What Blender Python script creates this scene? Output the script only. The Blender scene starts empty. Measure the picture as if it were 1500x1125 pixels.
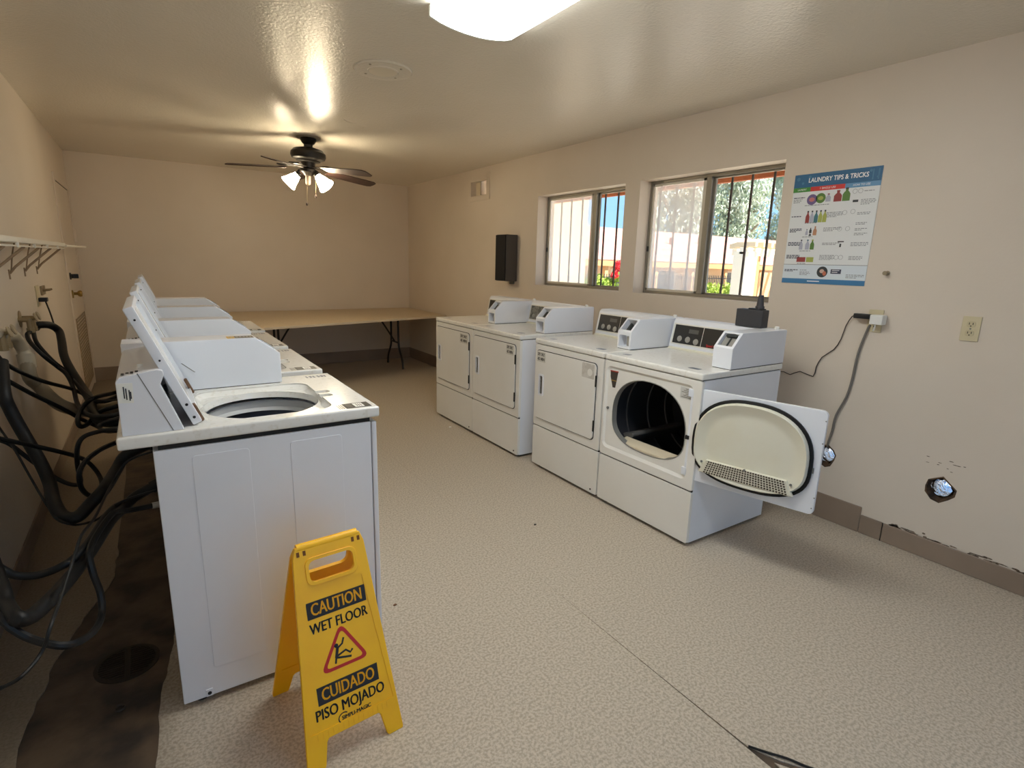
import bpy, bmesh, math, random
import numpy as np
from mathutils import Matrix, Vector, Quaternion
SC = bpy.context.scene
COL = SC.collection
rnd = random.Random(7)
PI = math.pi

# ------------------------------------------------------------------ camera
XR, XL, YB, YF, ZC = 3.195, -0.594, 7.56, -1.30, 2.432
yaw, pitch, roll = 0.5888, -0.2191, 0.0268
cy_, sy_, cp_, sp_ = math.cos(yaw), math.sin(yaw), math.cos(pitch), math.sin(pitch)
fwd = Vector((sy_ * cp_, cy_ * cp_, sp_)); rt = Vector((cy_, -sy_, 0)); up = rt.cross(fwd)
r2 = math.cos(roll) * rt + math.sin(roll) * up
u2 = -math.sin(roll) * rt + math.cos(roll) * up
cam = bpy.data.cameras.new('camera'); camo = bpy.data.objects.new('camera', cam); COL.objects.link(camo)
cam.sensor_width = 36; cam.lens = 796.84 * 36 / 1500; cam.clip_start = 0.05; cam.clip_end = 300
camo.matrix_world = Matrix(((r2.x, u2.x, -fwd.x, 0), (r2.y, u2.y, -fwd.y, 0), (r2.z, u2.z, -fwd.z, 1.4224), (0, 0, 0, 1)))
SC.camera = camo
# ------------------------------------------------------------------ view / world / sun
vs = SC.view_settings
vs.view_transform = 'Standard'; vs.look = 'None'; vs.gamma = 1; vs.use_curve_mapping = False
vs.exposure = 0.0
cy = SC.cycles
cy.use_denoising = True
cy.max_bounces = 14; cy.diffuse_bounces = 10; cy.glossy_bounces = 4; cy.transparent_max_bounces = 12
cy.sample_clamp_indirect = 6.0
cy.caustics_reflective = False; cy.caustics_refractive = False
SUN_STRENGTH, SKY_STRENGTH = 16.0, 1.65
LIGHT_TUBE, BACK_FILL, LIGHT_FAN = 20.0, 5.5, 94.0
w = bpy.data.worlds.new('sky'); SC.world = w; w.use_nodes = True
nt = w.node_tree; nt.nodes.clear()
out = nt.nodes.new('ShaderNodeOutputWorld'); bg = nt.nodes.new('ShaderNodeBackground')
geo = nt.nodes.new('ShaderNodeNewGeometry'); sep = nt.nodes.new('ShaderNodeSeparateXYZ')
ramp = nt.nodes.new('ShaderNodeValToRGB')
tc = nt.nodes.new('ShaderNodeTexCoord')
nt.links.new(tc.outputs['Generated'], sep.inputs[0]); nt.links.new(sep.outputs['Z'], ramp.inputs[0])
ramp.color_ramp.elements[0].position = 0.0; ramp.color_ramp.elements[0].color = (0.36, 0.64, 0.90, 1)
ramp.color_ramp.elements[1].position = 0.6; ramp.color_ramp.elements[1].color = (0.13, 0.33, 0.72, 1)
nt.links.new(ramp.outputs[0], bg.inputs['Color']); bg.inputs['Strength'].default_value = SKY_STRENGTH
nt.links.new(bg.outputs[0], out.inputs[0])
sun = bpy.data.lights.new('sun', 'SUN'); suno = bpy.data.objects.new('sun', sun); COL.objects.link(suno)
sun.energy = SUN_STRENGTH; sun.angle = 0.009; sun.color = (1.0, 0.95, 0.86)
suno.rotation_euler = Vector((0.25, -0.55, 0.80)).to_track_quat('Z', 'Y').to_euler()
suno.location = (6, -14, 20)

# ------------------------------------------------------------------ materials
def lin(c):
    return tuple((x / 12.92 if x <= 0.04045 else ((x + 0.055) / 1.055) ** 2.4) for x in (v / 255 for v in c))
MATS = {}
def M(name, rgb, rough=0.5, metal=0.0, spec=0.5, noise=None, bump=None, emit=None, alpha=None, coat=0):
    """noise=(scale, rgb2, lo, hi)   bump=(scale, strength, distance)"""
    if name in MATS: return MATS[name]
    m = bpy.data.materials.new(name); m.use_nodes = True
    n = m.node_tree; b = n.nodes['Principled BSDF']
    b.inputs['Base Color'].default_value = (*lin(rgb), 1)
    b.inputs['Roughness'].default_value = rough; b.inputs['Metallic'].default_value = metal
    b.inputs['Specular IOR Level'].default_value = spec
    if coat: b.inputs['Coat Weight'].default_value = coat
    t = n.nodes.new('ShaderNodeTexCoord')
    if noise:
        sc, rgb2, lo, hi = noise
        x = n.nodes.new('ShaderNodeTexNoise'); x.inputs['Scale'].default_value = sc; x.inputs['Detail'].default_value = 4
        r = n.nodes.new('ShaderNodeValToRGB'); r.color_ramp.elements[0].position = lo; r.color_ramp.elements[1].position = hi
        r.color_ramp.elements[0].color = (*lin(rgb), 1); r.color_ramp.elements[1].color = (*lin(rgb2), 1)
        n.links.new(t.outputs['Object'], x.inputs['Vector']); n.links.new(x.outputs['Fac'], r.inputs[0])
        n.links.new(r.outputs[0], b.inputs['Base Color'])
    if bump:
        sc, st, di = bump
        x = n.nodes.new('ShaderNodeTexNoise'); x.inputs['Scale'].default_value = sc; x.inputs['Detail'].default_value = 3
        p = n.nodes.new('ShaderNodeBump'); p.inputs['Strength'].default_value = st; p.inputs['Distance'].default_value = di
        n.links.new(t.outputs['Object'], x.inputs['Vector']); n.links.new(x.outputs['Fac'], p.inputs['Height'])
        n.links.new(p.outputs[0], b.inputs['Normal'])
    if emit:
        b.inputs['Emission Color'].default_value = (*emit[0], 1); b.inputs['Emission Strength'].default_value = emit[1]
    MATS[name] = m
    return m

wall_m = M('wall_paint', (218, 206, 191), 0.45, spec=0.35, noise=(1.3, (212, 200, 184), 0.35, 0.7), bump=(70, 0.25, 0.002))
ceil_m = M('ceiling_paint', (226, 220, 207), 0.25, spec=0.85, noise=(0.9, (221, 215, 201), 0.4, 0.65), bump=(80, 0.5, 0.004))
base_m = M('cove_base', (146, 128, 112), 0.5, noise=(3, (136, 119, 103), 0.4, 0.6))
white_m = M('white_enamel', (227, 230, 237), 0.28, spec=0.5, noise=(2.5, (222, 225, 232), 0.4, 0.7))
top_m = M('worktop_enamel', (230, 229, 224), 0.2, spec=0.55, noise=(60, (216, 212, 202), 0.56, 0.75))
door_m = M('cream_enamel', (229, 228, 224), 0.33, noise=(2.2, (225, 223, 217), 0.4, 0.7))
black_m = M('black_plastic', (22, 22, 24), 0.4)
rubber_m = M('black_rubber', (13, 13, 14), 0.5, spec=0.35, noise=(9, (18, 18, 19), 0.4, 0.7))
dark_m = M('dark_gap', (30, 28, 27), 0.8)
chrome_m = M('steel', (190, 190, 188), 0.25, metal=1)
brass_m = M('brass', (170, 140, 80), 0.3, metal=1)
grey_m = M('grey_plastic', (120, 120, 118), 0.5)
alu_m = M('aluminium', (150, 145, 134), 0.45, metal=0.6)
paper_m = M('paper', (232, 232, 226), 0.6)
ink_m = M('ink', (28, 28, 34), 0.6)
yel_m = M('sign_yellow', (255, 194, 0), 0.42, noise=(7, (248, 182, 0), 0.45, 0.75), bump=(200, 0.05, 0.001))
red_m = M('sign_red', (190, 28, 24), 0.5)
cream_m = M('liner_cream', (222, 219, 202), 0.4, noise=(4, (216, 211, 188), 0.5, 0.8))
ivory_m = M('ivory_plastic', (206, 194, 160), 0.4)
lino_m = None

def floor_mat():
    m = bpy.data.materials.new('speckled_vinyl'); m.use_nodes = True; n = m.node_tree; b = n.nodes['Principled BSDF']
    L = n.links.new
    t = n.nodes.new('ShaderNodeTexCoord')
    a = n.nodes.new('ShaderNodeTexNoise'); a.inputs['Scale'].default_value = 105; a.inputs['Detail'].default_value = 2; a.inputs['Roughness'].default_value = 0.6
    r = n.nodes.new('ShaderNodeValToRGB'); e = r.color_ramp.elements
    e[0].position = 0.38; e[0].color = (*lin((166, 155, 139)), 1); e[1].position = 0.60; e[1].color = (*lin((197, 186, 170)), 1)
    L(t.outputs['Object'], a.inputs['Vector']); L(a.outputs['Fac'], r.inputs[0])
    # dirt: worn in behind the washers (x<0) and in loose patches
    s = n.nodes.new('ShaderNodeSeparateXYZ'); L(t.outputs['Object'], s.inputs[0])
    nz = n.nodes.new('ShaderNodeTexNoise'); nz.inputs['Scale'].default_value = 2.2; nz.inputs['Detail'].default_value = 6
    L(t.outputs['Object'], nz.inputs['Vector'])
    mul = n.nodes.new('ShaderNodeMath'); mul.operation = 'MULTIPLY_ADD'; mul.inputs[1].default_value = 0.35; L(nz.outputs['Fac'], mul.inputs[0]); L(s.outputs['X'], mul.inputs[2])
    mr = n.nodes.new('ShaderNodeMapRange'); mr.inputs['From Min'].default_value = 0.16; mr.inputs['From Max'].default_value = -0.02
    L(mul.outputs[0], mr.inputs['Value'])
    mx = n.nodes.new('ShaderNodeMix'); mx.data_type = 'RGBA'
    f2 = n.nodes.new('ShaderNodeMath'); f2.operation = 'MULTIPLY'; f2.inputs[1].default_value = 0.72; L(mr.outputs[0], f2.inputs[0])
    L(f2.outputs[0], mx.inputs['Factor']); L(r.outputs[0], mx.inputs['A']); mx.inputs['B'].default_value = (*lin((104, 88, 68)), 1)
    L(mx.outputs['Result'], b.inputs['Base Color'])
    b.inputs['Roughness'].default_value = 0.42; b.inputs['Specular IOR Level'].default_value = 0.3
    bp = n.nodes.new('ShaderNodeBump'); bp.inputs['Strength'].default_value = 0.05; bp.inputs['Distance'].default_value = 0.002
    L(a.outputs['Fac'], bp.inputs['Height']); L(bp.outputs[0], b.inputs['Normal'])
    return m
lino_m = floor_mat()
conc_m = M('stained_concrete', (92, 76, 60), 0.6, noise=(7, (50, 42, 36), 0.38, 0.64), bump=(14, 0.5, 0.01))

def glass_mat(name, tint=(1, 1, 1), gloss=0.06, haze=0.0, hazecol=(0.9, 0.92, 0.92)):
    m = bpy.data.materials.new(name); m.use_nodes = True; n = m.node_tree; n.nodes.clear(); L = n.links.new
    o = n.nodes.new('ShaderNodeOutputMaterial'); tr = n.nodes.new('ShaderNodeBsdfTransparent'); tr.inputs[0].default_value = (*tint, 1)
    gl = n.nodes.new('ShaderNodeBsdfGlossy'); gl.inputs['Roughness'].default_value = 0.02
    mx = n.nodes.new('ShaderNodeMixShader'); mx.inputs[0].default_value = gloss
    L(tr.outputs[0], mx.inputs[1]); L(gl.outputs[0], mx.inputs[2]); last = mx
    if haze:
        d = n.nodes.new('ShaderNodeBsdfTranslucent'); d.inputs[0].default_value = (*hazecol, 1)
        d2 = n.nodes.new('ShaderNodeBsdfDiffuse'); d2.inputs[0].default_value = (*hazecol, 1)
        md = n.nodes.new('ShaderNodeMixShader'); md.inputs[0].default_value = 0.35; L(d.outputs[0], md.inputs[1]); L(d2.outputs[0], md.inputs[2])
        m2 = n.nodes.new('ShaderNodeMixShader'); m2.inputs[0].default_value = haze
        L(mx.outputs[0], m2.inputs[1]); L(md.outputs[0], m2.inputs[2]); last = m2
    L(last.outputs[0], o.inputs[0])
    return m
glass_m = glass_mat('window_glass', (0.97, 0.98, 0.98), 0.05)
screen_m = glass_mat('insect_screen', (0.99, 0.99, 0.99), 0.0, 0.30, (1, 1, 1))

# ------------------------------------------------------------------ mesh builder
class MB:
    def __init__(self, off=(0, 0, 0)):
        self.bm = bmesh.new(); self.T = Matrix.Translation(off); self.mi = 0
    def _merge(self, bm, mat=None):
        bm.transform(self.T @ (mat or Matrix()))
        for f in bm.faces: f.material_index = self.mi
        me = bpy.data.meshes.new('tmp'); bm.to_mesh(me); bm.free(); self.bm.from_mesh(me); bpy.data.meshes.remove(me)
        return self
    def box(self, x0, x1, y0, y1, z0, z1, bev=0, seg=2, mat=None):
        bm = bmesh.new(); bmesh.ops.create_cube(bm, size=1)
        bm.transform(Matrix.Translation(((x0 + x1) / 2, (y0 + y1) / 2, (z0 + z1) / 2)) @ Matrix.Diagonal((abs(x1 - x0), abs(y1 - y0), abs(z1 - z0), 1)))
        if bev: bmesh.ops.bevel(bm, geom=bm.edges[:], offset=bev, segments=seg, profile=0.5, affect='EDGES')
        return self._merge(bm, mat)
    def cyl(self, p0, p1, r0, r1=None, seg=20, caps=True):
        r1 = r0 if r1 is None else r1
        p0, p1 = Vector(p0), Vector(p1); d = p1 - p0
        bm = bmesh.new()
        bmesh.ops.create_cone(bm, cap_ends=caps, segments=seg, radius1=r0, radius2=r1, depth=d.length)
        q = Vector((0, 0, 1)).rotation_difference(d.normalized()).to_matrix().to_4x4()
        return self._merge(bm, Matrix.Translation((p0 + p1) / 2) @ q)
    def sphere(self, c, r, seg=12, sc=(1, 1, 1)):
        bm = bmesh.new(); bmesh.ops.create_uvsphere(bm, u_segments=seg, v_segments=max(6, seg * 2 // 3), radius=r)
        return self._merge(bm, Matrix.Translation(c) @ Matrix.Diagonal((*sc, 1)))
    def prism(self, poly, axis, a, b, bev=0, seg=1, mat=None):
        """poly: 2D list in the plane of the other two axes (cyclic order: X->(y,z) Y->(x,z) Z->(x,y))"""
        bm = bmesh.new()
        def P(u, v, t):
            return {'X': (t, u, v), 'Y': (u, t, v), 'Z': (u, v, t)}[axis]
        A = [bm.verts.new(P(u, v, a)) for u, v in poly]; B = [bm.verts.new(P(u, v, b)) for u, v in poly]
        n = len(poly)
        bm.faces.new(A); bm.faces.new(B[::-1])
        for i in range(n): bm.faces.new((A[i], B[i], B[(i + 1) % n], A[(i + 1) % n]))
        bmesh.ops.recalc_face_normals(bm, faces=bm.faces[:])
        if bev: bmesh.ops.bevel(bm, geom=bm.edges[:], offset=bev, segments=seg, profile=0.5, affect='EDGES')
        return self._merge(bm, mat)
    def taper(self, pa, a, pb, b):
        """solid between outline pa at x=a and outline pb (same count) at x=b"""
        bm = bmesh.new(); A = [bm.verts.new((a, u, v)) for u, v in pa]; B = [bm.verts.new((b, u, v)) for u, v in pb]; n = len(pa)
        bm.faces.new(A); bm.faces.new(B[::-1])
        for i in range(n): bm.faces.new((A[i], B[i], B[(i + 1) % n], A[(i + 1) % n]))
        bmesh.ops.recalc_face_normals(bm, faces=bm.faces[:])
        return self._merge(bm)
    def lathe(self, prof, c=(0, 0, 0), axis=(0, 0, 1), seg=28, closed=False):
        """prof: (r, h) list revolved round axis"""
        bm = bmesh.new(); rings = []
        for r, h in prof:
            rings.append([bm.verts.new((r * math.cos(2 * PI * i / seg), r * math.sin(2 * PI * i / seg), h)) for i in range(seg)])
        for k in range(len(rings) - 1):
            for i in range(seg):
                j = (i + 1) % seg
                bm.faces.new((rings[k][i], rings[k][j], rings[k + 1][j], rings[k + 1][i]))
        if closed:
            for i in range(seg):
                j = (i + 1) % seg
                bm.faces.new((rings[-1][i], rings[-1][j], rings[0][j], rings[0][i]))
        bmesh.ops.remove_doubles(bm, verts=bm.verts[:], dist=1e-6)
        bmesh.ops.recalc_face_normals(bm, faces=bm.faces[:])
        q = Vector((0, 0, 1)).rotation_difference(Vector(axis).normalized()).to_matrix().to_4x4()
        return self._merge(bm, Matrix.Translation(c) @ q)
    def tube(self, pts, r, seg=10, sub=4, caps=True):
        P = [Vector(p) for p in pts]
        if sub > 1 and len(P) > 2:
            Q = []
            for i in range(len(P) - 1):
                p0 = P[max(i - 1, 0)]; p1 = P[i]; p2 = P[i + 1]; p3 = P[min(i + 2, len(P) - 1)]
                for k in range(sub):
                    t = k / sub
                    Q.append(0.5 * ((2 * p1) + (p2 - p0) * t + (2 * p0 - 5 * p1 + 4 * p2 - p3) * t * t + (3 * p1 - p0 - 3 * p2 + p3) * t ** 3))
            Q.append(P[-1]); P = Q
        bm = bmesh.new(); rings = []; nrm = None
        for i, p in enumerate(P):
            d = (P[min(i + 1, len(P) - 1)] - P[max(i - 1, 0)]).normalized()
            if nrm is None:
                nrm = d.cross(Vector((0, 0, 1)) if abs(d.z) < 0.9 else Vector((1, 0, 0))).normalized()
            else:
                nrm = (nrm - d * nrm.dot(d)).normalized()
            bi = d.cross(nrm)
            rings.append([bm.verts.new(p + r * (math.cos(2 * PI * k / seg) * nrm + math.sin(2 * PI * k / seg) * bi)) for k in range(seg)])
        for a, b in zip(rings, rings[1:]):
            for k in range(seg):
                j = (k + 1) % seg; bm.faces.new((a[k], a[j], b[j], b[k]))
        if caps: bm.faces.new(rings[0][::-1]); bm.faces.new(rings[-1])
        bmesh.ops.recalc_face_normals(bm, faces=bm.faces[:])
        return self._merge(bm)
    def text(self, s, size, mat, depth=0.0006, bold=0.0, align='CENTER', width=None):
        cu = bpy.data.curves.new('t', 'FONT'); cu.body = s; cu.size = size; cu.align_x = align; cu.align_y = 'CENTER'
        cu.extrude = depth; cu.offset = bold; cu.resolution_u = 3
        o = bpy.data.objects.new('t', cu); COL.objects.link(o)
        dg = bpy.context.evaluated_depsgraph_get(); me = bpy.data.meshes.new_from_object(o.evaluated_get(dg))
        bpy.data.objects.remove(o); bpy.data.curves.remove(cu)
        bm = bmesh.new(); bm.from_mesh(me); bpy.data.meshes.remove(me)
        if width:
            xs = [v.co.x for v in bm.verts]; k = width / max(1e-6, max(xs) - min(xs)); bm.transform(Matrix.Diagonal((k, 1, 1, 1)))
        return self._merge(bm, mat)
    def cut(self, *cutters):
        """boolean difference of this mesh and the cutters (temporary objects, removed again)"""
        me = bpy.data.meshes.new('a'); self.bm.to_mesh(me); o = bpy.data.objects.new('a', me); COL.objects.link(o); tmp = []
        for c in cutters:
            m2 = bpy.data.meshes.new('c'); c.bm.to_mesh(m2); c.bm.free(); q = bpy.data.objects.new('c', m2); COL.objects.link(q); tmp.append(q)
            md = o.modifiers.new('b', 'BOOLEAN'); md.object = q; md.operation = 'DIFFERENCE'; md.solver = 'EXACT'
        dg = bpy.context.evaluated_depsgraph_get(); dg.update()
        r = bpy.data.meshes.new_from_object(o.evaluated_get(dg))
        for q in tmp + [o]:
            m3 = q.data; bpy.data.objects.remove(q); bpy.data.meshes.remove(m3)
        self.bm.free(); self.bm = bmesh.new(); self.bm.from_mesh(r); bpy.data.meshes.remove(r)
        return self
    def build(self, name, mat, parent=None, smooth=True, label=None, kind=None):
        me = bpy.data.meshes.new(name); self.bm.to_mesh(me); self.bm.free()
        for m in (mat if isinstance(mat, (list, tuple)) else [mat]): me.materials.append(m)
        if smooth:
            me.polygons.foreach_set('use_smooth', [True] * len(me.polygons)); me.set_sharp_from_angle(angle=math.radians(35))
        o = bpy.data.objects.new(name, me); COL.objects.link(o)
        if smooth and len(me.polygons) < 20000:
            wn = o.modifiers.new('weighted', 'WEIGHTED_NORMAL'); wn.keep_sharp = True
        if parent: o.parent = parent
        if label: o['label'] = label
        if kind: o['kind'] = kind
        return o
def root(name, loc, label=None, cat=None, group=None, kind=None):
    o = bpy.data.objects.new(name, None); COL.objects.link(o); o.location = loc; o.empty_display_size = 0.1
    return tag(o, label, cat, group, kind)
def tag(o, label=None, cat=None, group=None, kind=None):
    if label: o['label'] = label
    if cat: o['category'] = cat
    if group: o['group'] = group
    if kind: o['kind'] = kind
    return o
def dup(src, loc, label, group=None):
    def cp(o, p):
        c = o.copy(); COL.objects.link(c)
        if p: c.parent = p
        for ch in o.children: cp(ch, c)
        return c
    r = cp(src, None); r.location = loc; r['label'] = label
    if group: r['group'] = group
    return r
def rrect(u0, u1, v0, v1, r, n=6):
    pts = []
    for cx, cy2, a0 in ((u1 - r, v1 - r, 0), (u0 + r, v1 - r, 90), (u0 + r, v0 + r, 180), (u1 - r, v0 + r, 270)):
        for i in range(n + 1):
            a = math.radians(a0 + 90 * i / n); pts.append((cx + r * math.cos(a), cy2 + r * math.sin(a)))
    return pts
def RX(x, y, z, right, upv):
    """matrix whose local x runs along right, local y along upv, at x,y,z"""
    r = Vector(right).normalized(); u = Vector(upv).normalized(); n = r.cross(u)
    return Matrix(((r.x, u.x, n.x, x), (r.y, u.y, n.y, y), (r.z, u.z, n.z, z), (0, 0, 0, 1)))

# ------------------------------------------------------------------ room shell
WT = 0.20
def chip(cy0, cz0, r, seed, n=11, sq=1.0):
    q = random.Random(seed)
    return [(cy0 + r * q.uniform(.82, 1.12) * math.cos(2 * PI * i / n), cz0 + r * sq * q.uniform(.82, 1.12) * math.sin(2 * PI * i / n)) for i in range(n)]
W1 = (3.262, 4.420, 1.217, 2.050); W2 = (1.957, 3.106, 1.217, 2.056); VN = (5.375, 5.72, 2.145, 2.297)
HOLES = ((0.927, 0.377, 0.06), (1.487, 0.377, 0.06))
b = MB(); b.box(XR, XR + WT, YF - .15, YB + .15, -0.05, ZC + .1)
cut = []
for y0, y1, z0, z1 in (W1, W2, VN): cut.append(MB().box(XR - .1, XR + .4, y0, y1, z0, z1))
for i, (hy, hz, hr) in enumerate(HOLES): cut.append(MB().prism(chip(hy, hz, hr, 3 + i), 'X', XR - .1, XR + .4))
b.cut(*cut); wall_right = tag(b.build('wall_right', wall_m, smooth=False), kind='structure')
b = MB(); b.box(XL - .15, XL, YF - .15, YB + .15, -0.05, ZC + .1); tag(b.build('wall_left', wall_m, smooth=False), kind='structure')
b = MB(); b.box(XL, XR, YB, YB + .15, -0.05, ZC + .1); tag(b.build('wall_back', wall_m, smooth=False), kind='structure')
b = MB(); b.box(XL, XR, YF - .15, YF, -0.05, ZC + .1); b.cut(MB().box(-.2, 2.6, YF - .5, YF + .5, -.2, 2.22))
tag(b.build('wall_front', wall_m, smooth=False), kind='structure')
b = MB(); b.box(XL - .15, XR + WT, YF - .15, YB + .15, ZC, ZC + .1); tag(b.build('ceiling', ceil_m, smooth=False), kind='structure')
# frame of the doorway behind the viewer
b = MB(); b.box(-.24, -.2, YF - .16, YF + .012, 0, 2.26, .003).box(2.6, 2.64, YF - .16, YF + .012, 0, 2.26, .003).box(-.2, 2.6, YF - .16, YF + .012, 2.22, 2.26, .003)
tag(b.build('door_2', white_m), kind='structure')
# floor slab with vinyl sheets laid on it; the bare concrete strip shows between two sheets
floor = tag(MB().box(XL - .15, XR + WT, YF - .15, YB + .15, -0.06, -0.004).build('floor', conc_m, smooth=False), kind='structure')
def jag(pts, amp, n, seed):
    q = random.Random(seed); o = []
    for (x0, y0), (x1, y1) in zip(pts, pts[1:]):
        for k in range(n):
            t = k / n; o.append((x0 + (x1 - x0) * t + q.uniform(-amp, amp), y0 + (y1 - y0) * t))
    o.append(pts[-1]); return o
le = jag([(-.47, YF), (-.455, 1.3), (-.44, 1.975), (-.395, 2.3), (-.309, 2.6), (-.255, 2.75), (-.245, 3.1), (-.24, 4.9), (-.24, 5.0)], .006, 7, 1)
MB().prism([(XL, YF)] + le + [(XL, 5.0)], 'Z', -.004, 0).build('vinyl_sheet', lino_m, floor, smooth=False)
re_ = jag([(-.115, YF), (-.112, 1.6), (-.09, 1.95), (-.05, 2.12), (-.03, 2.4), (-.03, 5.0)], .006, 7, 2)
seam = [(1.386, YF), (1.386, YB)]
MB().prism(re_[::-1] + [(-.115, YF), (1.386, YF), (1.386, 5.0)], 'Z', -.004, 0).build('vinyl_sheet', lino_m, floor, smooth=False)
MB().prism([(XL, 5.002), (1.386, 5.002), (1.386, YB), (XL, YB)], 'Z', -.004, 0).build('vinyl_sheet', lino_m, floor, smooth=False)
MB().prism([(XR, YB), (1.3868, YB), (1.3868, 1.75), (1.389, 1.1), (1.392, .74), (1.43, .655), (1.47, .60), (1.458, .585), (1.41, .66), (1.40, .5), (1.392, .2), (1.388, YF), (XR, YF)], 'Z', -.004, 0).build('vinyl_sheet', lino_m, floor, smooth=False)
MB().tube([(1.394, .735, .001), (1.42, .69, .004), (1.45, .645, .006), (1.475, .60, .004), (1.5, .57, .001)], .0035, 6).build('lifted_seam_edge', dark_m, floor)
# baseboards
def baseboard(name, boxes):
    r = root(name, (0, 0, 0), kind='structure')
    for bx in boxes: MB().box(*bx, bev=.003, seg=1).build('baseboard_strip', base_m, r)
baseboard('baseboard_back', [(XL, -.2, YB - .008, YB, 0, .154), (-.198, 1.5, YB - .008, YB, 0, .154), (1.502, XR - .008, YB - .008, YB, 0, .154)])
baseboard('baseboard_right', [(XR - .008, XR, 1.248, 4.4, 0, .15), (XR - .008, XR, 4.402, YB, 0, .152), (XR - .008, XR, 1.136, 1.247, 0, .106), (XR - .009, XR, YF, 1.134, 0, .104)])
baseboard('baseboard_left', [(XL, XL + .008, YF, 3.0, 0, .10), (XL, XL + .008, 3.002, 6.43, 0, .10)])
MB().box(XR - .0092, XR - .004, 1.1335, 1.1365, 0, .105).build('baseboard_joint', dark_m, wall_right, smooth=False)
# scars of torn plaster above the right baseboard
q = random.Random(5)
sc_m = M('plaster_scar', (92, 76, 62), .9, noise=(60, (150, 135, 118), .45, .6))
b = MB()
for i in range(30):
    y = q.uniform(.55, 1.12); z = .104 + abs(q.gauss(0, .008)); l = q.uniform(.008, .035); h = q.uniform(.002, .006)
    b.prism(chip(y, z, 1, i, 7) and [(y + (u - y) * l, z + (v - z) * h) for u, v in chip(y, z, 1, i, 7)], 'X', XR - .0012, XR)
for i in range(10):
    y = q.uniform(.82, 1.0); z = .5 + q.uniform(-.03, .03); l = q.uniform(.004, .012)
    b.prism([(y + (u - y) * l, z + (v - z) * .002) for u, v in chip(y, z, 1, 40 + i, 6)], 'X', XR - .0008, XR)
b.build('plaster_scar', sc_m, wall_right, smooth=False, kind='stuff')
# hairline crack in the ceiling paint
MB().tube([(1.34, 4.36, ZC), (1.40, 4.42, ZC), (1.47, 4.44, ZC), (1.56, 4.50, ZC)], .0025, 6).build('trim_1', ceil_m)['kind'] = 'structure'

# ducts in the wall holes: torn edge, crumpled foil pipe open to the outside
foil_m = M('foil_duct', (225, 228, 232), 0.22, metal=1, bump=(45, 0.9, 0.02))
torn_m = M('torn_plaster', (96, 74, 54), .9, noise=(25, (60, 46, 36), .4, .6))
for i, (hy, hz, hr) in enumerate(HOLES):
    r = root('dryer_vent_hole', (XR, hy, hz), 'ragged dryer duct hole in the wall behind the open dryer door' if i else 'ragged dryer duct hole low on bare wall, right of the dryers', 'vent hole', 'duct holes in the right wall')
    pr = [(u - hy, v - hz) for u, v in chip(hy, hz, hr, 3 + i)]
    e = MB(); bm = bmesh.new()
    o1 = [bm.verts.new((-.001, u * 1.10, v * 1.10)) for u, v in pr]; o2 = [bm.verts.new((-.003, u * .98, v * .98)) for u, v in pr]; o3 = [bm.verts.new((.03, u * .9, v * .9)) for u, v in pr]; o4 = [bm.verts.new((.06, u * .8, v * .8)) for u, v in pr]
    for A, B in ((o1, o2), (o2, o3), (o3, o4)):
        for k in range(len(pr)):
            j = (k + 1) % len(pr); bm.faces.new((A[k], A[j], B[j], B[k]))
    bmesh.ops.recalc_face_normals(bm, faces=bm.faces[:]); e._merge(bm); e.build('torn_edge', torn_m, r, smooth=False)
    q = random.Random(20 + i); d = MB(); bm = bmesh.new(); rings = []
    for k in range(9):
        rings.append([bm.verts.new((.03 + k * .024, (hr * .74 + (.004 if k % 2 else -.002) + q.uniform(-.004, .004)) * math.cos(2 * PI * s / 18), (hr * .74 + (.004 if k % 2 else -.002) + q.uniform(-.004, .004)) * math.sin(2 * PI * s / 18))) for s in range(18)])
    for A, B in zip(rings, rings[1:]):
        for s in range(18): bm.faces.new((A[s], A[(s + 1) % 18], B[(s + 1) % 18], B[s]))
    d._merge(bm); d.build('foil_pipe', foil_m, r, smooth=False)

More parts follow.
